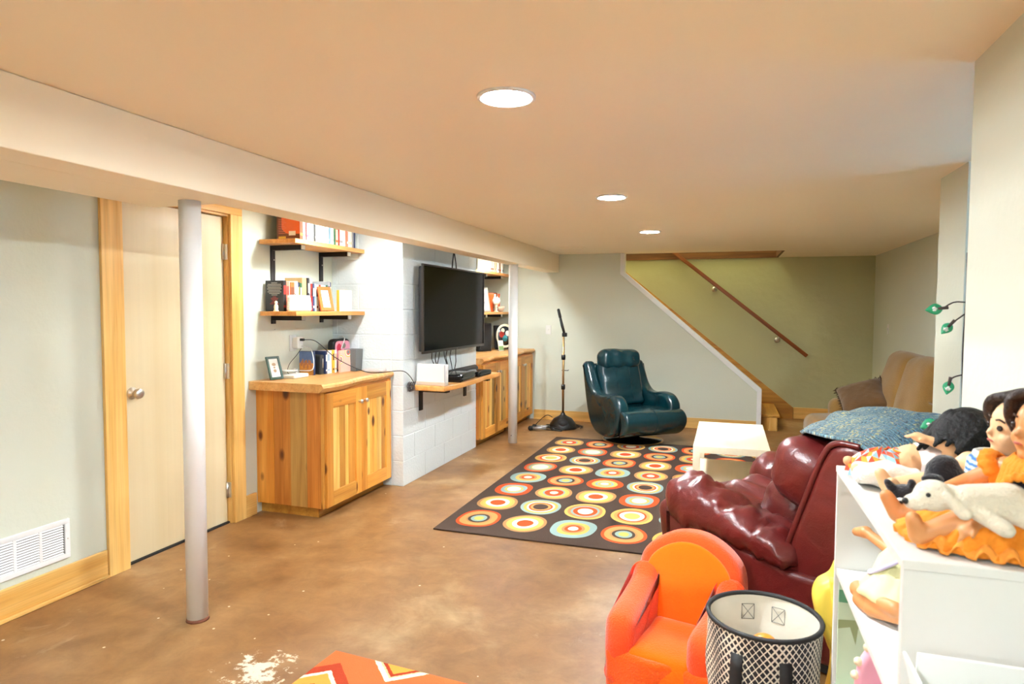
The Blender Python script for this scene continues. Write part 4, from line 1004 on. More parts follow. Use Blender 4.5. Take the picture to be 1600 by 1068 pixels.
# knitted throw over the top of its back
def knit_mat():
    m = bpy.data.materials.new('knit_throw'); m.use_nodes = True; nt = m.node_tree; L = nt.links.new; b = nt.nodes['Principled BSDF']
    b.inputs['Roughness'].default_value = 0.95; b.inputs['Specular IOR Level'].default_value = 0.1; b.inputs['Sheen Weight'].default_value = 0.3
    tc = nt.nodes.new('ShaderNodeTexCoord'); sp = nt.nodes.new('ShaderNodeSeparateXYZ'); L(tc.outputs['UV'], sp.inputs[0])
    n = nt.nodes.new('ShaderNodeTexNoise'); n.inputs['Scale'].default_value = 3.0; n.inputs['Detail'].default_value = 6; n.inputs['Roughness'].default_value = 0.75
    mp = nt.nodes.new('ShaderNodeMapping'); mp.inputs['Scale'].default_value = (0.6, 5.5, 1); L(tc.outputs['UV'], mp.inputs['Vector']); L(mp.outputs[0], n.inputs['Vector'])
    n2 = nt.nodes.new('ShaderNodeTexNoise'); n2.inputs['Scale'].default_value = 70; L(tc.outputs['UV'], n2.inputs['Vector'])
    f = mathn(nt, 'ADD', n.outputs['Fac'], mathn(nt, 'MULTIPLY', mathn(nt, 'SUBTRACT', n2.outputs['Fac'], 0.5), 0.8))
    r_ = ramp(nt, f, [(0.28, S(26, 42, 52)), (0.38, S(60, 96, 112)), (0.46, S(120, 158, 172)), (0.53, S(66, 98, 110)), (0.60, S(160, 176, 164)), (0.66, S(206, 194, 130)), (0.74, S(50, 72, 84))])
    L(r_.outputs[0], b.inputs['Base Color'])
    w1 = nt.nodes.new('ShaderNodeTexWave'); w1.inputs['Scale'].default_value = 16; w1.inputs['Distortion'].default_value = 1.5; w1.inputs['Detail Scale'].default_value = 8; L(tc.outputs['UV'], w1.inputs['Vector'])
    bp = nt.nodes.new('ShaderNodeBump'); bp.inputs['Strength'].default_value = 0.9; bp.inputs['Distance'].default_value = 0.012
    L(mathn(nt, 'ADD', w1.outputs['Fac'], mathn(nt, 'MULTIPLY', n2.outputs['Fac'], 1.5)), bp.inputs['Height']); L(bp.outputs[0], b.inputs['Normal'])
    return m
def throw(name, label, parent_m, prof, x0, x1, seed):
    """prof: 2-D line (y,z) the cloth follows over the back"""
    P = cr(prof, 8, False); nu, nv = 60, len(P)-1
    vs_ = []; uv = []
    for j in range(nv+1):
        for i in range(nu+1):
            u = i/nu; v_ = j/nv
            xl = x0+0.42*(1-v_)**1.1+0.02*math.sin(v_*9+seed); x = xl+(x1-xl)*u
            bul = 0.012+0.010*nz3((x*3, v_*3, 0), 1.6, seed)+0.052*math.sin(PI*v_)**0.8*math.sin(PI*min(1, u))**1.5+0.02*nz3((x*7, v_*4, 1), 1.2, seed)
            a = P[min(j+1, nv)]-P[max(j-1, 0)]; nrm = Vector((a[1], -a[0])).normalized() if a.length else Vector((0, 1))
            y = P[j][0]+nrm.x*bul; z = P[j][1]+nrm.y*bul
            ex = max(0, -x-0.455)
            if ex: x = -0.455-0.25*ex; z -= ex*1.0
            vs_.append(parent_m @ Vector((x, y, z))); uv.append((u*0.9, v_*1.1))
    fs_ = []
    for j in range(nv):
        for i in range(nu): a = j*(nu+1)+i; fs_.append((a, a+1, a+nu+2, a+nu+1))
    mb = MB().add(vs_, fs_, 0, True); me = mb.mesh(name)
    ul = me.uv_layers.new(name='UVMap')
    for lp in me.loops: ul.data[lp.index].uv = uv[lp.vertex_index]
    o = ob(name, me, knit_mat(), label=label, cat='blanket')
    md = o.modifiers.new('th', 'SOLIDIFY'); md.thickness = 0.012; md.offset = 1
    return o
Mrc = Matrix.Translation(RCO) @ Matrix.Rotation(RCR, 4, 'Z')
throw('knitted_throw', 'blue green striped knitted throw draped over the recliner back', Mrc, [(-0.095, 0.862), (-0.11, 0.882), (-0.14, 0.900), (-0.19, 0.911), (-0.28, 0.915), (-0.36, 0.918), (-0.44, 0.916), (-0.508, 0.88), (-0.540, 0.80), (-0.540, 0.72), (-0.535, 0.62)], -0.60, 0.50, 2)

# ------------------------------------------------------------------ brown sofa along the wall
def cordu():
    m = mat('brown_plush', S(142, 108, 56), 0.95, bump=0.5, bscale=120, var=0.22, vscale=9, spec=0.15, sheen=0.4); return m
PL = cordu()
sf = thing('sofa', 'soft brown plush sofa along the dim wall', 'sofa', (0, 0, 0))
SY0, SY1 = 5.15, 6.97
ob('base', MB().rbox((0.78, SY1-SY0-0.06, 0.26), 0.05, 20, wrinkle(0.012, 6, 5), c=(1.19, (SY0+SY1)/2, 0.165)), PL, sf)
for i, y in enumerate((5.72, 6.42)):
    ob('seat_cushion', MB().rbox((0.93, 0.66, 0.22), 0.09, 18, lambda p: p+Vector((0.012*nz3(p, 5, i), 0.01*nz3(p, 6, i+2), 0.02*nz3(p, 4, i+4)+(0.02*(1-(p.y/0.33)**2) if p.z > 0 else 0))), c=(1.17, y, 0.36)), PL, sf)
    def bfn(p, i=i):
        q = Vector(p); return q+Vector((-0.05*(1-(q.y/0.36)**2)*(1 if q.x < 0 else 0)+0.02*nz3(q, 5, i+7), 0.012*nz3(q, 5, i+1), 0.02*nz3(q, 4, i)-0.03*(abs(q.y)/0.36)**3*(1 if q.z > 0 else 0)))
    ob('back_cushion', MB().rbox((0.27, 0.74, 0.66), 0.11, 20, bfn, M=Matrix.Translation((1.49, y+0.02, 0.74)) @ Matrix.Rotation(R(14), 4, 'Y')), PL, sf)
ob('back_frame', MB().rbox((0.16, SY1-SY0-0.02, 0.86), 0.05, 16, c=(1.68, (SY0+SY1)/2, 0.47)), PL, sf)
for y in (SY1-0.09, SY0+0.09):
    ob('armrest', MB().rbox((0.72, 0.20, 0.56), 0.09, 18, wrinkle(0.012, 6, 8), c=(1.30, y, 0.32)), PL, sf)
for x in (0.87, 1.65):
    for y in (SY0+0.08, SY1-0.08): ob('foot', MB().box(x-0.03, x+0.03, y-0.03, y+0.03, 0, 0.045), BLACKM, sf)
# fringed throw pillow
pc = at(1348, 621, Y=6.40)
pw = thing('throw_pillow', 'dark brown fringed pillow lying in the sofa corner', 'pillow')
n_ = Vector((-0.34, -0.52, 0.78)).normalized(); u_ = Vector((0.84, -0.5, 0.10)); u_ = (u_-n_*u_.dot(n_)).normalized(); v_ = n_.cross(u_)
pw.matrix_world = Matrix.Translation(pc) @ Matrix((u_, v_, n_)).transposed().to_4x4() @ Matrix.Rotation(R(26), 4, 'Z')
def pil(sgn):
    def f_(u, v_):
        a, b = u*2-1, v_*2-1
        th = 0.075*((1-a**4)*(1-b**4))**0.6
        pin = 1-0.07*(1-abs(a))*abs(b)-0.07*(1-abs(b))*abs(a)
        return (0.19*a*(1-0.06*(1-b*b)), 0.20*b*(1-0.06*(1-a*a)), sgn*(th+0.006*nz3((a, b, sgn), 4)))
    return f_
pm = MB().grid(pil(1), 24, 24).grid(pil(-1), 24, 24, flip=True)
ob('cushion', pm, mat('pillow_suede', S(92, 64, 30), 0.9, var=0.3, vscale=10, bump=0.3, bscale=60, sheen=0.3), pw, fix=True)
fr = MB(); r_ = random.Random(4)
for k in range(200):
    s_ = k/50; e = int(s_); u = (s_-e)*2-1
    p = [(u, -1), (1, u), (-u, 1), (-1, -u)][e]; p = Vector((p[0]*0.19*(1-0.06*(1-p[1]**2)), p[1]*0.20*(1-0.06*(1-p[0]**2)), 0))
    o_ = Vector([(0, -1, 0), (1, 0, 0), (0, 1, 0), (-1, 0, 0)][e]); q = p+o_*r_.uniform(0.012, 0.024)+Vector((r_.uniform(-.008, .008), r_.uniform(-.008, .008), r_.uniform(-.008, .008)))
    fr.tube([p-o_*0.004, q], [0.004, 0.002], 4)
ob('fringe', fr, mat('fringe_brown', S(60, 40, 22), 0.9), pw)

# ------------------------------------------------------------------ microphone stand and microphones
q = at(880, 668, z=0)
ms = thing('microphone_stand', 'tall karaoke microphone stand with domed black base', 'microphone stand', (q.x, q.y-0.02, 0))
ob('base_dome', MB().lathe([(0, 0.002), (0.165, 0.002), (0.168, 0.02), (0.155, 0.06), (0.11, 0.12), (0.05, 0.15), (0.03, 0.165), (0.022, 0.19), (0, 0.19)], 36), BLACK, ms)
ob('base_grille', MB().ell((0.03, -0.118, 0.085), (0.06, 0.05, 0.035), Euler((R(35), 0, 0)).to_matrix()), BLACKM, ms)
ob('pole', MB().tube([(0, 0, 0.18), (0, 0, 1.12)], 0.0135, 12), BRASS, ms)
for z in (0.50, 0.86): ob('clutch', MB().lathe([(0.015, -0.03), (0.024, -0.03), (0.026, 0.0), (0.024, 0.03), (0.015, 0.03)], 16, c=(0, 0, z)), BLACK, ms)
ob('cable_hook', MB().tube([(-0.02, 0, 0.70), (0.06, 0, 0.70), (0.065, 0, 0.712)], 0.005, 6), BLACK, ms)
ob('swivel', MB().rbox((0.06, 0.035, 0.05), 0.01, 4, c=(0.012, 0, 1.13)), BLACK, ms)
mi_ = ob('microphone_holder', MB().tube([(0.01, 0, 1.14), (-0.02, 0.0, 1.24), (-0.06, 0.0, 1.40)], [0.016, 0.018, 0.013], 12), BLACK, ms)
ob('microphone_head', MB().cap((-0.045, 0, 1.34), (-0.066, 0, 1.425), 0.019, 0.017), BLACKM, mi_)
def mic(label, p, q_, cm):
    t = thing('microphone', label, 'microphone', (0, 0, 0), group='microphones on the floor')
    p = Vector(p); q_ = Vector(q_); d_ = (q_-p).normalized()
    ob('handle', MB().tube([p, p+d_*0.16], [0.014, 0.020], 14), cm, t)
    ob('grille', MB().ell(p+d_*0.185, (0.029, 0.029, 0.029)), BLACKM, t)
    ob('collar', MB().tube([p+d_*0.155, p+d_*0.168], 0.027, 14), BLACK, t)
silver = mat('silver_plastic', S(168, 168, 168), 0.3, metal=0.6)
m0 = at(850, 668, z=0.03)
mic('silver microphone lying on the floor, head pointing away from the stand', m0+Vector((0.03, -0.02, 0)), m0+Vector((-0.2, -0.075, -0.002)), silver)
mic('silver microphone lying against the stand base', m0+Vector((0.045, 0.085, 0)), m0+Vector((-0.14, 0.05, 0)), silver)
pts = []; r_ = random.Random(3)
for i in range(34):
    a = i*0.55; rr = 0.215+0.03*math.sin(i*1.7); pts.append((q.x+rr*math.cos(a), q.y-0.02+rr*math.sin(a)*0.9, 0.008+0.010*(i % 4)))
cable('microphone_cable', 'black cable coiled around the microphone stand base', pts, 0.005, BLACK, sub=5)
cable('microphone_cable', 'black cable arching from the stand base over the microphones', [(q.x-0.11, q.y-0.10, 0.14), (q.x-0.18, q.y-0.10, 0.16), (q.x-0.27, q.y-0.09, 0.09), (q.x-0.33, q.y-0.12, 0.012), (q.x-0.25, q.y-0.17, 0.008), (q.x-0.13, q.y-0.24, 0.008), (q.x+0.05, q.y-0.26, 0.008)], 0.005, BLACK)

# ------------------------------------------------------------------ orange toddler armchair
def plush(name, c, b=0.5): return mat(name, c, 0.95, bump=b, bscale=160, var=0.10, vscale=9, spec=0.1, sheen=0.35)
OR1 = plush('orange_velour', S(250, 96, 18)); OR2 = plush('coral_velour', S(246, 84, 30)); ORS = plush('orange_seat_cloth', S(255, 112, 6), 0.25)
kc = thing('toddler_armchair', 'small orange velour toddler armchair beside the laundry basket', 'armchair', (-0.165, 2.545, 0), R(166))
def soft(a, s_, seed): return lambda p: Vector(p)+Vector((nz3(p, s_, seed), nz3(p, s_, seed+3), nz3(p, s_, seed+6)))*a
bo = cr([(-0.205, 0.02), (0.205, 0.02), (0.215, 0.20), (0.212, 0.37), (0.165, 0.455), (0.06, 0.515), (-0.06, 0.515), (-0.165, 0.455), (-0.212, 0.37), (-0.215, 0.20)], 7)
Mk = Matrix.Translation((0, -0.165, 0)) @ Matrix.Rotation(R(7), 4, 'X')
bk = ob('backrest', MB().puffy(bo, 0.125, 0.035, 'Y', 5, M=Mk), OR2, kc)
bi = cr([(-0.155, 0.12), (0.155, 0.12), (0.172, 0.25), (0.172, 0.36), (0.13, 0.43), (0.045, 0.478), (-0.045, 0.478), (-0.13, 0.43), (-0.172, 0.36), (-0.172, 0.25)], 7)
ob('front_panel', MB().puffy(bi, 0.02, 0.009, 'Y', 3, M=Mk @ Matrix.Translation((0, 0.062, 0))), ORS, bk)
for sx in (-1, 1):
    ao = cr([(-0.16, 0.02), (0.19, 0.02), (0.215, 0.10), (0.222, 0.20), (0.205, 0.275), (0.15, 0.30), (0.03, 0.315), (-0.09, 0.34), (-0.16, 0.36)], 6)
    ob('armrest', MB().puffy(ao, 0.115, 0.05, 'X', 6, M=Matrix.Translation((sx*0.165, 0, 0)) @ Matrix.Rotation(R(sx*3), 4, 'Z')), OR2, kc)
so = cr([(-0.12, 0.03), (0.19, 0.03), (0.225, 0.09), (0.21, 0.165), (0.15, 0.185), (0.0, 0.178), (-0.12, 0.17)], 6)
ob('seat', MB().puffy(so, 0.235, 0.02, 'X', 4), ORS, kc)
def skf(p):
    q = Vector(p); return q+Vector((0, 0.012*math.sin(q.x*26+q.z*9)+0.006*nz3(q, 14), 0))
ob('front_skirt', MB().rbox((0.40, 0.05, 0.16), 0.02, 16, skf, c=(0, 0.205, 0.084)), OR1, kc)
for sx in (-1, 1): ob('rubber_foot', MB().box(sx*0.16-0.03, sx*0.16+0.03, -0.15, 0.18, 0.0, 0.02), BLACKM, kc)

# ------------------------------------------------------------------ laundry basket with toys
def lattice_mat():
    m = bpy.data.materials.new('lattice_fabric'); m.use_nodes = True; nt = m.node_tree; L = nt.links.new; b = nt.nodes['Principled BSDF']
    b.inputs['Roughness'].default_value = 0.7
    tc = nt.nodes.new('ShaderNodeTexCoord'); sp = nt.nodes.new('ShaderNodeSeparateXYZ'); L(tc.outputs['UV'], sp.inputs[0])
    def lines(a, b_):
        f = mathn(nt, 'FRACT', mathn(nt, 'ADD', mathn(nt, 'MULTIPLY', sp.outputs[0], a), mathn(nt, 'MULTIPLY', sp.outputs[1], b_)))
        w_ = nt.nodes.new('ShaderNodeMath'); w_.operation = 'LESS_THAN'
        wv = mathn(nt, 'MULTIPLY_ADD', mathn(nt, 'SINE', mathn(nt, 'MULTIPLY', sp.outputs[0], 50.0)), 0.09, 0.25)
        L(f, w_.inputs[0]); L(wv, w_.inputs[1]); return w_.outputs[0]
    mxl = mathn(nt, 'MAXIMUM', lines(52, 20), lines(52, -20))
    mx = nt.nodes.new('ShaderNodeMix'); mx.data_type = 'RGBA'; mx.inputs[6].default_value = S(28, 28, 34); mx.inputs[7].default_value = S(232, 224, 206)
    L(mxl, mx.inputs[0]); L(mx.outputs[2], b.inputs['Base Color']); return m
LB = (0.125, 2.095); rb, rt, hb_ = 0.148, 0.166, 0.50
bkt = thing('laundry_basket', 'round black and white lattice laundry basket with black rim', 'basket', (LB[0], LB[1], 0))
def wallmesh(r0, r1, z0, z1, name, inner=False, seed=0):
    nu, nv = 72, 14; vs_ = []; fs_ = []; uv = []
    for j in range(nv+1):
        for i in range(nu+1):
            a = 2*PI*i/nu; t_ = j/nv; rr = r0+(r1-r0)*t_
            rr += (0.006*math.sin(a*5+t_*7)+0.004*math.sin(a*9-t_*11))*math.sin(PI*t_)
            vs_.append((rr*math.cos(a), rr*math.sin(a), z0+(z1-z0)*t_)); uv.append((i/nu, t_))
    for j in range(nv):
        for i in range(nu):
            a = j*(nu+1)+i; q = (a, a+1, a+nu+2, a+nu+1); fs_.append(q[::-1] if inner else q)
    me = MB().add(vs_, fs_, 0, True).mesh(name); ul = me.uv_layers.new(name='UVMap')
    for lp in me.loops: ul.data[lp.index].uv = uv[lp.vertex_index]
    return me
ob('outer_fabric', wallmesh(rb, rt, 0.0, hb_-0.004, 'outer_fabric'), lattice_mat(), bkt)
lin = mat('cream_lining', S(226, 220, 204), 0.8, var=0.08, vscale=12, bump=0.2, bscale=30)
li = ob('lining', wallmesh(rb-0.006, rt-0.006, 0.012, hb_-0.004, 'lining', True), lin, bkt)
ob('bottom', MB().lathe([(0, 0.0), (rb, 0.0), (rb, 0.012), (0, 0.012)], 40), lin, bkt)
ob('rim', MB().tube([((rt-0.003)*math.cos(2*PI*i/56), (rt-0.003)*math.sin(2*PI*i/56), hb_) for i in range(56)], 0.0075, 8, closed=True), BLACKM, bkt)
stitch = mat('stitch_grey', S(120, 118, 112), 0.8)
for a in (R(70), R(105)):
    mb = MB(); rr = rt-0.011
    for (u0, z0_), (u1, z1_) in (((-.02, 0), (.02, 0)), ((.02, 0), (.02, .05)), ((.02, .05), (-.02, .05)), ((-.02, .05), (-.02, 0)), ((-.02, 0), (.02, .05)), ((.02, 0), (-.02, .05))):
        f_ = lambda u, z: (rr*math.cos(a+u/rr), rr*math.sin(a+u/rr), hb_-0.085+z)
        mb.tube([f_(u0, z0_), f_((u0+u1)/2, (z0_+z1_)/2), f_(u1, z1_)], 0.0009, 4)
    ob('stitching', mb, stitch, li)
for k, a in enumerate((R(-118), R(-72))):   # front straps of the handle
    def sp_(z, w_, a=a):
        rr = rb+(rt-rb)*z/hb_+0.006; return (rr*math.cos(a+w_/rr), rr*math.sin(a+w_/rr), z)
    mb = MB(); lv_ = [0.44, 0.40, 0.33, 0.25, 0.20]; sh = 0.0 
    vs_ = []
    for z in lv_:
        ex = 0.012*math.sin((0.44-z)/0.24*PI)
        for w_ in (-0.017, 0.017):
            p = Vector(sp_(z, w_)); n_ = Vector((p.x, p.y, 0)).normalized(); vs_.append(p+n_*ex)
    o_ = MB().add(vs_, [(2*i, 2*i+1, 2*i+3, 2*i+2) for i in range(len(lv_)-1)], 0, True)
    so_ = ob('handle_strap', o_, BLACKM, bkt); md = so_.modifiers.new('t', 'SOLIDIFY'); md.thickness = 0.005; md.offset = 1
def ball(label, c, r, m, cat='ball'):
    t = thing('toy_ball', label, cat, c, group='toys in the basket'); ob('shell', MB().ell((0, 0, 0), (r, r, r), None, 24, 16), m, t)
    ob('seam', MB().tube([(r*1.001*math.cos(2*PI*i/32), r*1.001*math.sin(2*PI*i/32), 0) for i in range(32)], 0.001, 5, closed=True), m, t)
ob('play_cloth', MB().rbox((0.21, 0.21, 0.30), 0.09, 14, lambda p: p+Vector((0, 0, 0.02*nz3(p, 14))), c=(LB[0], LB[1], 0.172)), mat('grey_play_cloth', S(200, 196, 186), 0.9), label='pale bundled cloth filling the laundry basket under the toys', cat='cloth')
ball('orange toy ball inside the laundry basket', (LB[0]+0.005, LB[1]+0.02, 0.385), 0.046, mat('orange_toy', S(240, 134, 36), 0.35))
ball('teal and blue toy ball inside the laundry basket', (LB[0]+0.040, LB[1]-0.055, 0.38), 0.045, mat('teal_toy', S(34, 140, 180), 0.2))

# ------------------------------------------------------------------ white bookcase
FX, BXX, BKY0, BKY1, BH, TK = 0.300, 0.628, 1.272, 1.995, 1.0, 0.018
bc = thing('bookcase', 'low white bookcase with dolls on top against the near wall', 'bookcase', (0, 0, 0))
ob('top', MB().box(FX-0.002, BXX, BKY0-0.002, BKY1+0.002, BH-TK, BH), GLOSSW, bc, bev=0.002)
ob('end_panel', MB().box(FX, BXX, BKY0, BKY0+TK, 0, BH-TK), GLOSSW, bc, bev=0.001)
ob('end_panel', MB().box(FX, BXX, BKY1-TK, BKY1, 0, BH-TK), GLOSSW, bc, bev=0.001)
ob('back_panel', MB().box(BXX-0.006, BXX, BKY0+TK, BKY1-TK, 0.05, BH-TK), GLOSSW, bc)
for z in (0.055, 0.39, 0.715): ob('shelf', MB().box(FX+0.004, BXX-0.006, BKY0+TK, BKY1-TK, z-TK, z), GLOSSW, bc, bev=0.001)
ob('plinth', MB().box(FX+0.015, FX+0.03, BKY0+TK, BKY1-TK, 0, 0.036), GLOSSW, bc)
# pale green doll house wall standing on the middle shelf
t = thing('cardboard_playhouse', 'pale green cardboard playhouse standing in the bookcase', 'toy', (0.31, BKY1-TK-0.012, 0.3905))
grn = mat('pale_green_card', S(196, 220, 186), 0.7)
ob('panel', MB().box(0, 0.25, 0, 0.006, 0, 0.295), grn, t)
dkg = mat('mid_green_card', S(96, 160, 120), 0.7); olv = mat('olive_green_card', S(150, 166, 116), 0.7)
ob('cut_out', MB().box(0.0, 0.03, -0.001, 0, 0.235, 0.27), dkg, t)
ob('cut_out', MB().prism([(0.0, 0.185), (0.06, 0.19), (0.05, 0.165), (0.045, 0.12), (0.03, 0.168), (0.0, 0.16)], -0.001, 0, 'XZ'), olv, t)
ob('cut_out', MB().prism([(0.085, 0.13), (0.094, 0.165), (0.098, 0.165), (0.09, 0.125)], -0.001, 0, 'XZ'), dkg, t)
# pink doll throne on the middle shelf
t = thing('toy_throne', 'pink plastic doll seat with studded rim on the middle shelf', 'toy seat', (0.42, 1.70, 0.3905), R(10))
pk = mat('pink_plastic', S(246, 176, 196), 0.3); hp = mat('hot_pink_plastic', S(226, 70, 130), 0.35)
sh_ = cr([(-0.09, 0.0), (0.09, 0.0), (0.10, 0.10), (0.085, 0.20), (0.03, 0.25), (-0.03, 0.25), (-0.085, 0.20), (-0.10, 0.10)], 6)
bkp = ob('seat_back', MB().puffy(sh_, 0.03, 0.012, 'Y', 4, M=Matrix.Translation((0, 0.05, 0))), pk, t)
for k in range(14):
    p = sh_[int(6+k*2.6)]; ob('stud', MB().ell((p.x*1.02, 0.05, p.y*1.01), (0.011, 0.011, 0.011), None, 10, 6), mat('cream_pearl', S(244, 224, 190), 0.3), bkp)
ob('seat', MB().rbox((0.17, 0.10, 0.09), 0.02, 6, c=(0, -0.02, 0.047)), pk, t)
ob('crest', MB().ell((0.05, 0.03, 0.235), (0.035, 0.02, 0.04)), hp, t)
ob('ribbon', MB().tube(cr([(0.02, 0.028, 0.19), (0.01, 0.02, 0.12), (0.03, -0.06, 0.10), (0.05, -0.075, 0.03)], 6, False), 0.006, 6), hp, t)

# yellow scalloped toy behind the bookcase
t = thing('play_slide', 'yellow plastic scalloped toy standing behind the bookcase', 'toy', (0.375, 2.245, 0))
yl = mat('yellow_plastic', S(246, 214, 86), 0.35)
yo = cr([(-0.075, 0.0), (0.09, 0.0), (0.10, 0.30), (0.10, 0.60), (0.085, 0.70), (0.035, 0.705), (0.005, 0.66), (-0.03, 0.645), (-0.05, 0.60), (-0.085, 0.57), (-0.098, 0.52), (-0.08, 0.44), (-0.055, 0.38), (-0.04, 0.30)], 6)
ob('shell', MB().puffy(yo, 0.09, 0.03, 'Y', 5), yl, t)
for k, (x0_, z0_) in enumerate(((0.01, 0.66), (-0.045, 0.60))):
    ob('rib', MB().tube(cr([(x0_, -0.045, z0_), (x0_+0.012, -0.05, z0_-0.10), (x0_+0.03, -0.05, z0_-0.24), (x0_+0.03, -0.046, 0.10)], 6, False), 0.012, 8), yl, t)
ob('base', MB().rbox((0.20, 0.11, 0.05), 0.012, 5, c=(0.01, 0, 0.026)), mat('teal_plastic', S(24, 110, 116), 0.4), t)

# ------------------------------------------------------------------ dolls
SKIN = mat('doll_vinyl', S(226, 168, 116), 0.45); SKIN2 = mat('doll_vinyl_tan', S(206, 142, 88), 0.45); SKIN3 = mat('doll_vinyl_pale', S(238, 190, 144), 0.45)
HAIR = mat('doll_hair_dark', S(44, 30, 26), 0.5, bump=0.9, bscale=90); HAIRB = mat('doll_hair_black', S(12, 10, 12), 0.6, spec=0.25, bump=0.9, bscale=90)
EYE = mat('doll_eye', S(40, 26, 20), 0.12); LIP = mat('doll_lip', S(190, 96, 84), 0.4); BROW = mat('doll_brow', S(70, 44, 30), 0.6)
def hand(mb, w_, e_, up, L=0.05):
    """wrist w_, direction e_, palm normal up: palm, four fingers, thumb at the side"""
    d_ = Vector(e_).normalized(); up = Vector(up); s_ = d_.cross(up).normalized(); up = s_.cross(d_).normalized(); w_ = Vector(w_)
    mb.cap(w_, w_+d_*L*0.5, 0.0105, 0.0125)
    for k, ln_ in enumerate((0.40, 0.48, 0.45, 0.36)):
        o_ = w_+d_*L*0.52+s_*(k-1.5)*0.0066
        m_ = o_+d_*L*ln_*0.55-up*0.002; mb.cap(o_, m_, 0.0042, 0.0038, 8); mb.cap(m_, m_+d_*L*ln_*0.45-up*0.006, 0.0038, 0.0033, 8)
    mb.cap(w_+d_*L*0.12-s_*0.008, w_+d_*L*0.42-s_*0.021-up*0.004, 0.0052, 0.0040, 8)
def head_parts(t, M, skin_mb, skin, hair, blank=False):
    """M maps head space (face towards -Y, up Z, origin at the centre) to the thing"""
    Rm = M.to_3x3(); f = lambda *p: M @ Vector(p)
    skin_mb.ell(f(0, 0.004, 0.008), (0.053, 0.057, 0.060), Rm)
    skin_mb.ell(f(0, -0.012, -0.022), (0.043, 0.040, 0.036), Rm)
    skin_mb.ell(f(-0.022, -0.033, -0.018), (0.018, 0.016, 0.017), Rm); skin_mb.ell(f(0.022, -0.033, -0.018), (0.018, 0.016, 0.017), Rm)
    skin_mb.cap(f(0, -0.048, 0.002), f(0, -0.0555, -0.010), 0.0045, 0.0066, 10)   # nose
    skin_mb.ell(f(0, -0.044, -0.028), (0.014, 0.010, 0.008), Rm)                # mouth mound
    skin_mb.ell(f(0, -0.036, -0.046), (0.016, 0.013, 0.011), Rm)                # chin
    for sx in (-1, 1): skin_mb.ell(f(sx*0.053, 0.006, -0.004), (0.006, 0.011, 0.014), Rm)
def face(t, M, hair, body):
    Rm = M.to_3x3(); f = lambda *p: M @ Vector(p)
    for sx in (-1, 1):
        ob('eye', MB().ell(f(sx*0.021, -0.0475, 0.004), (0.0075, 0.0055, 0.0062), Rm), EYE, body)
        ob('brow', MB().tube([f(sx*0.010, -0.0515, 0.019), f(sx*0.021, -0.0505, 0.023), f(sx*0.032, -0.045, 0.019)], 0.0017, 6), BROW, body)
    ob('lips', MB().tube([f(-0.011, -0.0515, -0.0275), f(-0.004, -0.0545, -0.026), f(0, -0.0545, -0.027), f(0.004, -0.0545, -0.026), f(0.011, -0.0515, -0.0275)], [0.001, 0.0026, 0.0024, 0.0026, 0.001], 6), LIP, body)
def hair_cap(M, fall, seed, side=0.0):
    """cap over the skull plus locks down the back"""
    mb = MB(); Rm = M.to_3x3(); f = lambda *p: M @ Vector(p); r_ = random.Random(seed)
    mb.ell(f(0, 0.020, 0.022), (0.0615, 0.062, 0.060), Rm)
    for sx in (-1, 1):
        for k in range(11):          # locks swept from the parting to the temples
            t_ = k/10; y0 = -0.030+0.075*t_
            P = [f(sx*0.004, y0*0.8, 0.070+0.012*math.sin(PI*t_)), f(sx*0.036, y0-0.016*(1-t_), 0.054), f(sx*0.058, y0+0.006-0.012*(1-t_), 0.016), f(sx*0.062, y0+0.022, -0.03-0.3*fall*t_)]
            mb.tube(cr(P, 4, False), [0.0085+0.001*math.sin(q) for q in range(13)], 8)
    for k in range(30):
        a = -0.15+k/29*(PI+0.3); x, y = 0.060*math.cos(a), 0.018+0.056*math.sin(a)
        z0_ = 0.02+r_.uniform(-.01, .02); l_ = fall*r_.uniform(0.75, 1.15)
        mb.cap(f(x, y, z0_), f(x*1.06+side*l_*0.3+r_.uniform(-.004, .004), y*1.04+0.006, z0_-l_*0.9), 0.012, 0.005, 8)
    return mb
def doll(name, label, hm, joints, skin, hair, fall, seed, side=0.0):
    t = thing(name, label, 'doll', joints['base']); b_ = Vector(joints['base'])
    J = {k: Vector(v)-b_ for k, v in joints.items() if isinstance(v, (tuple, Vector)) and k not in ('base', 'pu')}
    M = Matrix.Translation(J['head']) @ hm.to_4x4()
    mb = MB(); head_parts(t, M, mb, skin, hair)
    mb.cap(J['chest'], J['head']-(J['head']-J['chest'])*0.45, 0.020, 0.018)
    mb.cap(J['pelvis'], J['chest'], 0.047, 0.044, 16)
    for s_ in 'LR':
        mb.cap(J['chest'], J['sh'+s_], 0.028, 0.021); mb.cap(J['sh'+s_], J['el'+s_], 0.0205, 0.0165); mb.cap(J['el'+s_], J['wr'+s_], 0.0165, 0.0115)
        hd = J['wr'+s_]-J['el'+s_]; hand(mb, J['wr'+s_], hd, joints.get('pu', (0, 0, 1)))
        mb.cap(J['pelvis'], J['hi'+s_], 0.040, 0.036); mb.cap(J['hi'+s_], J['kn'+s_], 0.035, 0.026); mb.cap(J['kn'+s_], J['an'+s_], 0.026, 0.0165); mb.cap(J['an'+s_], J['to'+s_], 0.0175, 0.0135)
        td = (J['to'+s_]-J['an'+s_]); 
    body = ob('body', remesh(mb, 0.0032, 5, 'doll_body'), skin, t)
    face(t, M, hair, body)
    h_ = remesh(hair_cap(M, fall, seed, side), 0.0030, 1, 'doll_hair'); ob('hair', h_, hair, t)
    return t, J
def rotm(x, y, z): return Euler((R(x), R(y), R(z)), 'XYZ').to_matrix()

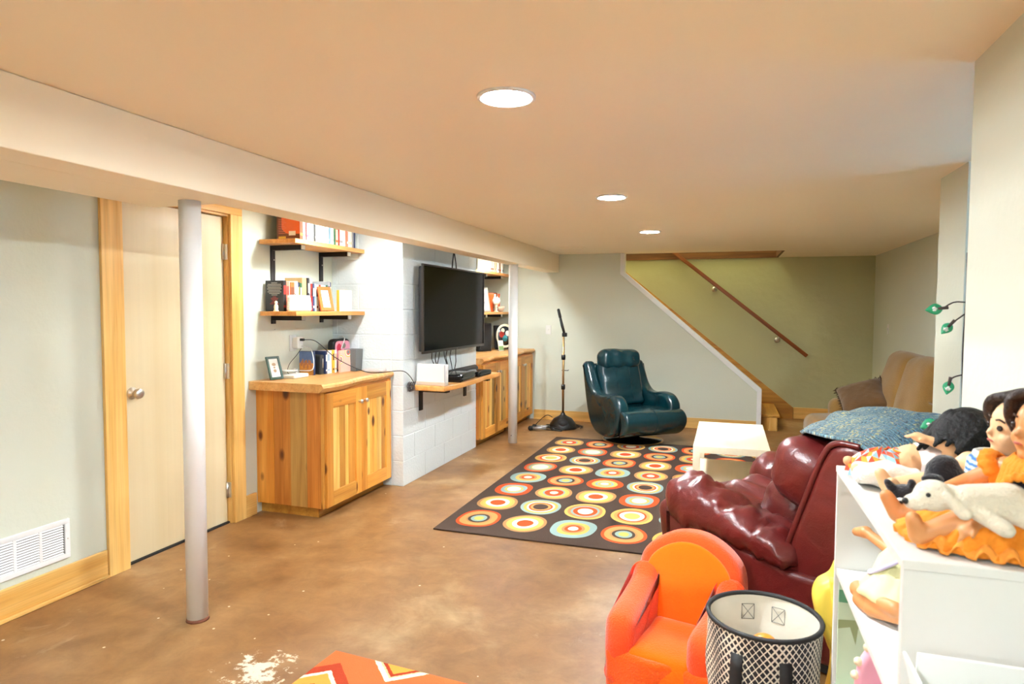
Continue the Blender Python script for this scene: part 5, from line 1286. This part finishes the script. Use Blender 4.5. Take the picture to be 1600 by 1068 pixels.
# A: orange knitted dress, sitting with legs towards the shelf edge
tA, JA = doll('doll', 'dark haired doll in an orange ribbed dress sitting on the bookcase', rotm(-4, 0, -78), dict(
    base=(0.50, 1.40, 1.0), head=(0.552, 1.395, 1.218), chest=(0.545, 1.40, 1.125), pelvis=(0.525, 1.40, 1.050), shL=(0.50, 1.340, 1.130), shR=(0.51, 1.462, 1.135),
    elL=(0.46, 1.318, 1.085), wrL=(0.425, 1.320, 1.058), elR=(0.455, 1.475, 1.10), wrR=(0.405, 1.462, 1.080), hiL=(0.49, 1.368, 1.040), hiR=(0.49, 1.435, 1.040),
    knL=(0.405, 1.350, 1.048), knR=(0.405, 1.455, 1.046), anL=(0.340, 1.345, 1.022), anR=(0.335, 1.475, 1.022), toL=(0.330, 1.343, 1.052), toR=(0.315, 1.478, 1.056)), SKIN2, HAIR, 0.11, 1)
KNIT = mat('orange_rib_knit', S(240, 142, 34), 0.9, bump=0.4, bscale=120)
def rib(a, n, amp): return 1+amp*math.sin(a*n)
def dress_loft(rings, n=96, ribs=30, amp=0.03):
    """rings: (centre, axis u, axis v, ru, rv)"""
    mb = MB(); vs_ = []
    for k, (c, u, v_, ru, rv) in enumerate(rings):
        c, u, v_ = Vector(c), Vector(u), Vector(v_)
        for j in range(n):
            a = 2*PI*j/n; q = rib(a, ribs, amp)+0.05*math.sin(a*5+k)*(k/len(rings))
            vs_.append(c+u*ru*q*math.cos(a)+v_*rv*q*math.sin(a))
    fs_ = [(k*n+j, k*n+(j+1) % n, (k+1)*n+(j+1) % n, (k+1)*n+j) for k in range(len(rings)-1) for j in range(n)]
    return mb.add(vs_, fs_, 0, True)
X_, Y_, Z_ = (1, 0, 0), (0, 1, 0), (0, 0, 1)
rg = [((.040, 0, .168), X_, Y_, .032, .050), ((.042, 0, .15), X_, Y_, .048, .072), ((.038, 0, .115), X_, Y_, .054, .070), ((.030, 0, .090), X_, Y_, .056, .068), ((.012, 0, .078), X_, Y_, .080, .084), ((-.010, -.003, .062), X_, Y_, .102, .094), ((-.025, -.004, .042), X_, Y_, .116, .098), ((-.032, -.004, .022), X_, Y_, .124, .101), ((-.036, -.004, .006), X_, Y_, .132, .105)]
dA = ob('dress', dress_loft(rg, 128, 32, 0.022), KNIT, tA); md = dA.modifiers.new('t', 'SOLIDIFY'); md.thickness = 0.003
ruf = MB(); n = 180; vs_ = []
for k in range(4):
    for j in range(n):
        a = 2*PI*j/n; q = 1+0.035*k/3*math.sin(a*19)+0.02*math.sin(a*7)
        vs_.append((-0.036+(0.124+0.007*k)*q*math.cos(a), -0.004+(0.100+0.003*k)*q*math.sin(a), max(0.003, 0.024-0.006*k+0.007*(1+k/3)*math.sin(a*23))))
ruf.add(vs_, [(k*n+j, k*n+(j+1) % n, (k+1)*n+(j+1) % n, (k+1)*n+j) for k in range(3) for j in range(n)], 0, True)
ro = ob('hem_ruffle', ruf, mat('orange_knit_pale', S(246, 156, 60), 0.9, bump=0.4, bscale=120), tA); md = ro.modifiers.new('t', 'SOLIDIFY'); md.thickness = 0.0025
for sy in (-1, 1):
    cs = (JA['shL'] if sy < 0 else JA['shR'])
    sl = []
    for k, (r1_, o_) in enumerate(((.022, 0), (.034, .012), (.036, .022), (.030, .030))): sl.append((cs+Vector((-.35, sy*.5, -.3)).normalized()*o_, Vector((.6, 0, -.6)).normalized(), Vector((.3, sy*.7, .5)).normalized(), r1_, r1_))
    so_ = ob('sleeve', dress_loft(sl, 60, 14, 0.06), KNIT, tA); md = so_.modifiers.new('t', 'SOLIDIFY'); md.thickness = 0.003

# B: doll in white and blue plaid, behind A, looking towards the room
tB, JB = doll('doll', 'brown haired doll in a white and blue top sitting behind the orange dress', rotm(-2, 6, -84), dict(
    base=(0.55, 1.66, 1.0), head=(0.586, 1.615, 1.185), chest=(0.560, 1.665, 1.085), pelvis=(0.565, 1.665, 1.047), shL=(0.535, 1.610, 1.095), shR=(0.53, 1.722, 1.092),
    elL=(0.505, 1.600, 1.060), wrL=(0.47, 1.615, 1.035), elR=(0.49, 1.735, 1.055), wrR=(0.46, 1.745, 1.028), hiL=(0.54, 1.635, 1.037), hiR=(0.54, 1.695, 1.037),
    knL=(0.455, 1.625, 1.040), knR=(0.455, 1.705, 1.040), anL=(0.370, 1.62, 1.022), anR=(0.365, 1.71, 1.022), toL=(0.355, 1.62, 1.050), toR=(0.350, 1.71, 1.050)), SKIN3, HAIR, 0.12, 2)
def plaid():
    m = bpy.data.materials.new('blue_plaid'); m.use_nodes = True; nt = m.node_tree; L = nt.links.new; b = nt.nodes['Principled BSDF']; b.inputs['Roughness'].default_value = 0.85
    tc = nt.nodes.new('ShaderNodeTexCoord'); w1 = nt.nodes.new('ShaderNodeTexWave'); w1.inputs['Scale'].default_value = 24; w1.bands_direction = 'Z'; w1.inputs['Distortion'].default_value = 3
    L(tc.outputs['Object'], w1.inputs['Vector'])
    r_ = ramp(nt, w1.outputs['Fac'], [(0.0, S(240, 240, 236)), (0.45, S(120, 164, 206)), (0.6, S(176, 206, 120)), (0.8, S(60, 110, 180))]); L(r_.outputs[0], b.inputs['Base Color']); return m
rg = [((.005, 0, .118), X_, Y_, .030, .046), ((.008, 0, .105), X_, Y_, .044, .064), ((.010, 0, .075), X_, Y_, .050, .064), ((.010, 0, .05), X_, Y_, .055, .068), ((-.03, 0, .045), (.9, 0, -.4), Y_, .055, .080), ((-.07, 0, .038), (.6, 0, -.7), Y_, .042, .088)]
dB = ob('dress', dress_loft(rg, 72, 18, 0.02), plaid(), tB); md = dB.modifiers.new('t', 'SOLIDIFY'); md.thickness = 0.003
ob('collar', MB().tube([(0.008+0.032*math.cos(2*PI*i/30), 0.046*math.sin(2*PI*i/30), 0.119) for i in range(30)], 0.008, 8, closed=True), GLOSSW, tB)

# C: black haired doll lying towards the edge, arm raised
tC, JC = doll('doll', 'black haired doll lying on the bookcase with one arm stretched out', rotm(38, 0, 118), dict(
    base=(0.50, 1.87, 1.0), head=(0.565, 1.845, 1.108), chest=(0.515, 1.872, 1.055), pelvis=(0.455, 1.885, 1.045), shL=(0.520, 1.815, 1.068), shR=(0.505, 1.925, 1.068),
    elL=(0.515, 1.800, 1.105), wrL=(0.470, 1.805, 1.118), elR=(0.47, 1.955, 1.05), wrR=(0.425, 1.955, 1.03), hiL=(0.435, 1.855, 1.040), hiR=(0.43, 1.915, 1.040),
    knL=(0.385, 1.835, 1.034), knR=(0.375, 1.915, 1.034), anL=(0.335, 1.815, 1.022), anR=(0.33, 1.905, 1.022), toL=(0.316, 1.81, 1.035), toR=(0.312, 1.90, 1.035), pu=(0, 0, 1)), SKIN3, HAIRB, 0.09, 3)
# patchwork skirt made of triangles
tri_c = [S(228, 70, 40), S(240, 150, 50), S(150, 190, 205), S(236, 96, 56), S(246, 226, 200)]
tm = [mat('skirt_patch_%d' % i, c, 0.85) for i, c in enumerate(tri_c)]
sk = MB(); nu, nv = 22, 5; r_ = random.Random(2)
def skp(i, j):
    a = 2*PI*(i/nu); v_ = 1-j/nv*0.86; b = PI/2*v_; q = 1+0.09*math.sin(i*2.7)*v_
    return Vector((-0.105+0.088*math.sin(b)*q*math.cos(a), 0.005+0.072*math.sin(b)*q*math.sin(a), 0.010+0.070*math.cos(b)+0.004*math.sin(i*1.9)))
for i in range(nu):
    for j in range(nv):
        a, b, c, d_ = skp(i, j), skp(i+1, j), skp(i+1, j+1), skp(i, j+1)
        k = r_.randrange(5); sk.add([a, b, d_], [(0, 1, 2)], k); sk.add([b, c, d_], [(0, 1, 2)], (k+1+r_.randrange(3)) % 5)
so_ = ob('skirt', sk, tm, tC); md = so_.modifiers.new('t', 'SOLIDIFY'); md.thickness = 0.003
rg = [((.035, 0, .062), (0, 0, 1), Y_, .040, .056), ((.0, .005, .052), (0, 0, 1), Y_, .050, .066), ((-.04, .01, .047), (0, 0, 1), Y_, .047, .066)]
to_ = ob('top', dress_loft(rg, 60, 12, 0.02), mat('white_pink_print', S(240, 226, 222), 0.85, var=0.12, vscale=60), tC); md = to_.modifiers.new('t', 'SOLIDIFY'); md.thickness = 0.003

# plush toys and folded white clothes
CREAM = mat('cream_plush', S(226, 216, 196), 0.95, bump=0.5, bscale=200, sheen=0.3); WPL = mat('white_plush', S(240, 236, 230), 0.95, bump=0.5, bscale=200); BPL = mat('black_plush', S(20, 20, 30), 0.95, bump=0.5, bscale=200, sheen=0.4)
t = thing('plush_puppy', 'cream plush puppy with dark ears lying across the orange dress', 'plush toy', (0.41, 1.315, 1.10))
mb = MB(); mb.ell((-0.058, -0.004, 0.006), (0.032, 0.029, 0.028)); mb.ell((-0.086, -0.012, -0.006), (0.022, 0.018, 0.015)); mb.cap((-0.03, 0, 0.0), (-0.015, 0.0, 0.0), 0.019, 0.022); mb.cap((-0.005, 0, 0.0), (0.055, 0.0, 0.004), 0.030, 0.034)
mb.cap((0.058, -0.018, -0.010), (0.108, -0.036, -0.030), 0.019, 0.017); mb.cap((0.06, 0.018, 0.006), (0.112, 0.024, 0.010), 0.018, 0.015); mb.cap((0.0, -0.022, -0.010), (0.035, -0.052, -0.030), 0.015, 0.014); mb.cap((-0.01, 0.02, 0.004), (-0.02, 0.05, 0.004), 0.015, 0.013)
mb.cap((-0.045, -0.030, 0.012), (-0.022, -0.042, -0.012), 0.009, 0.012)
bd = ob('body', remesh(mb, 0.004, 5, 'puppy_body'), CREAM, t)
ob('nose', MB().ell((-0.104, -0.018, -0.004), (0.006, 0.007, 0.006)), BLACK, bd)
ob('eye', MB().ell((-0.072, -0.028, 0.012), (0.004, 0.004, 0.004)), BLACK, bd)
ob('ear', MB().ell((-0.055, 0.016, 0.030), (0.018, 0.010, 0.010)), BPL, bd); ob('tail_tip', MB().ell((0.078, 0.012, 0.036), (0.016, 0.012, 0.012)), BPL, bd)
ob('fabric_tag', MB().box(0.07, 0.11, -0.012, -0.010, 0.004, 0.022), GLOSSW, bd)
t = thing('plush_dog', 'black plush dog with white marks slumped between the dolls', 'plush toy', (0.415, 1.545, 1.0))
mb = MB(); mb.ell((0.02, 0, 0.080), (0.040, 0.035, 0.042)); mb.cap((0.015, 0, 0.055), (0.01, 0.0, 0.10), 0.040, 0.028); mb.ell((0.018, 0, 0.115), (0.026, 0.024, 0.020)); mb.cap((0.0, -0.02, 0.05), (-0.05, -0.035, 0.045), 0.024, 0.02); mb.ell((-0.062, -0.04, 0.05), (0.028, 0.026, 0.027)); mb.cap((-0.05, -0.05, 0.06), (-0.055, -0.06, 0.085), 0.010, 0.009); mb.cap((-0.085, -0.04, 0.066), (-0.095, -0.045, 0.08), 0.010, 0.008); mb.cap((0.02, 0, 0.05), (0.03, 0.0, 0.02), 0.04, 0.034)
bd = ob('body', remesh(mb, 0.004, 5, 'dog_body'), BPL, t)
ob('white_muzzle', MB().ell((-0.072, -0.062, 0.042), (0.014, 0.010, 0.012)), WPL, bd); ob('nose', MB().ell((-0.076, -0.071, 0.046), (0.005, 0.004, 0.004)), BLACK, bd)
ob('folded_clothes', MB().rbox((0.16, 0.11, 0.05), 0.022, 18, lambda p: p+Vector((0.012*nz3(p, 16, 1), 0.012*nz3(p, 16, 4), 0.016*nz3(p, 18, 7))), c=(0.385, 1.79, 1.028)), WPL, label='crumpled white doll clothes beside the plush dog', cat='clothes')
# doll figure on the inner shelf, white and yellow dress, brown boots and raised hand
t = thing('rag_doll', 'rag doll in white and yellow dress sitting on the inner bookcase shelf', 'doll', (0.40, 1.72, 0.7155))
mb = MB(); mb.cap((0, 0, 0.03), (0.02, 0.03, 0.13), 0.035, 0.03); mb.cap((0.01, 0.05, 0.12), (-0.045, 0.155, 0.14), 0.015, 0.013); mb.cap((-0.045, 0.155, 0.14), (-0.062, 0.185, 0.13), 0.017, 0.012); mb.cap((-0.03, -0.10, 0.05), (-0.068, -0.02, 0.038), 0.018, 0.017); mb.cap((-0.068, -0.02, 0.038), (-0.078, 0.045, 0.030), 0.018, 0.022); mb.cap((-0.02, -0.09, 0.03), (-0.066, -0.04, 0.018), 0.017, 0.017); mb.cap((-0.066, -0.04, 0.018), (-0.082, 0.01, 0.018), 0.016, 0.017); mb.ell((0.06, 0.0, 0.20), (0.045, 0.045, 0.045))
ob('body', remesh(mb, 0.004, 4, 'rag_body'), SKIN2, t)
rg = [((.018, .03, .145), X_, Y_, .030, .040), ((.01, .025, .12), X_, Y_, .045, .055), ((0, .01, .08), X_, Y_, .055, .065), ((-.015, .0, .06), X_, Y_, .062, .080), ((-.02, .0, .045), X_, Y_, .066, .090)]
do = ob('dress', dress_loft(rg, 60, 10, 0.04), mat('white_yellow_dress', S(226, 224, 168), 0.85, var=0.08, vscale=14), t); md = do.modifiers.new('t', 'SOLIDIFY'); md.thickness = 0.003
ob('sash', MB().tube(cr([(0.0, -0.045, 0.15), (-0.035, -0.02, 0.115), (-0.055, 0.02, 0.085), (-0.05, 0.06, 0.075)], 6, False), 0.009, 8, flat=0.5), mat('lilac_ribbon', S(196, 190, 222), 0.6), t)
# white carton near the end panel
q = at(1425, 1030, Y=1.15)
t = thing('cardboard_carton', 'white open carton in front of the bookcase end', 'carton', (q.x+0.19, 0.985, 0))
cwh = mat('white_card', S(246, 246, 244), 0.6)
cz = q.z-0.05
cb = MB()
cb.box(-0.19, 0.15, -0.15, 0.15, 0, 0.004).box(-0.19, -0.186, -0.15, 0.15, 0.004, cz).box(0.146, 0.15, -0.15, 0.15, 0.004, cz).box(-0.186, 0.146, -0.15, -0.146, 0.004, cz).box(-0.186, 0.146, 0.146, 0.15, 0.004, cz)
ob('box_body', cb, cwh, t)
ob('flap', MB().box(-0.19, 0.15, 0, 0.004, 0, 0.075), cwh, t, loc=(0, 0.146, cz), rot=(R(8), 0, 0))
ob('flap', MB().box(-0.002, 0.002, -0.15, 0.15, 0, 0.07), cwh, t, loc=(-0.188, 0, cz), rot=(0, R(-14), 0))

# ------------------------------------------------------------------ leaf light string at the wall corner
ls = thing('leaf_light_string', 'string of green leaf fairy lights hanging at the wall corner', 'string lights', (0.655, 2.205, 0))
cordm = mat('brown_cord', S(52, 40, 36), 0.6); leafm = mat('leaf_green', S(24, 140, 96), 0.5); clear = mat('clear_bud', S(230, 230, 226), 0.2, alpha=0.8)
base = Vector((0.655, 2.205, 0))
ob('main_cord', MB().tube([(0.0+0.002*math.sin(i), 0.002, 1.60-0.06*i) for i in range(16)], 0.0025, 6), cordm, ls)
def leaf_sprig(pts, tip, flip):
    P = [at(x, y, Y=2.205)-base for x, y in pts]; P[0] = Vector((0, 0.002, P[0].z))
    st_ = ob('twig', MB().tube(cr(P, 5, False), 0.0022, 6), cordm, ls)
    e = P[-1]; d_ = (at(*tip, Y=2.205)-base)-e; L_ = d_.length; d_.normalize(); s_ = Vector((d_.z, 0.25, -d_.x)).normalized()
    ob('socket', MB().tube([e-d_*0.012, e+d_*0.014], [0.005, 0.004], 8), cordm, st_)
    nn = d_.cross(s_)
    def lf(u, v_):
        w_ = 0.36*L_*math.sin(PI*u**0.8)*(v_*2-1); return e+d_*L_*u+s_*w_+nn*(0.15*abs(v_*2-1)*L_*0.5)
    lo = ob('leaf', MB().grid(lf, 10, 6), leafm, st_); md = lo.modifiers.new('t', 'SOLIDIFY'); md.thickness = 0.0012
    ob('leaf_rib', MB().tube([e, e+d_*L_*0.95], 0.0009, 5), mat('leaf_rib', S(16, 90, 64), 0.5), lo)
    for k in range(5):
        a = 2*PI*k/5; c = e+d_*0.016; o_ = (s_*math.cos(a)+nn*math.sin(a))*0.007
        ob('bud_petal', MB().tube([c, c+o_*0.8+d_*0.010, c+o_*1.2+d_*0.004], [0.002, 0.0035, 0.001], 6), clear, st_)
leaf_sprig([(1506, 472), (1490, 472), (1474, 481)], (1446, 484), 0)
leaf_sprig([(1506, 490), (1498, 497), (1487, 505)], (1471, 521), 0)
leaf_sprig([(1500, 585), (1490, 589), (1484, 595)], (1479, 616), 0)
leaf_sprig([(1498, 646), (1480, 650), (1464, 658)], (1438, 668), 0)
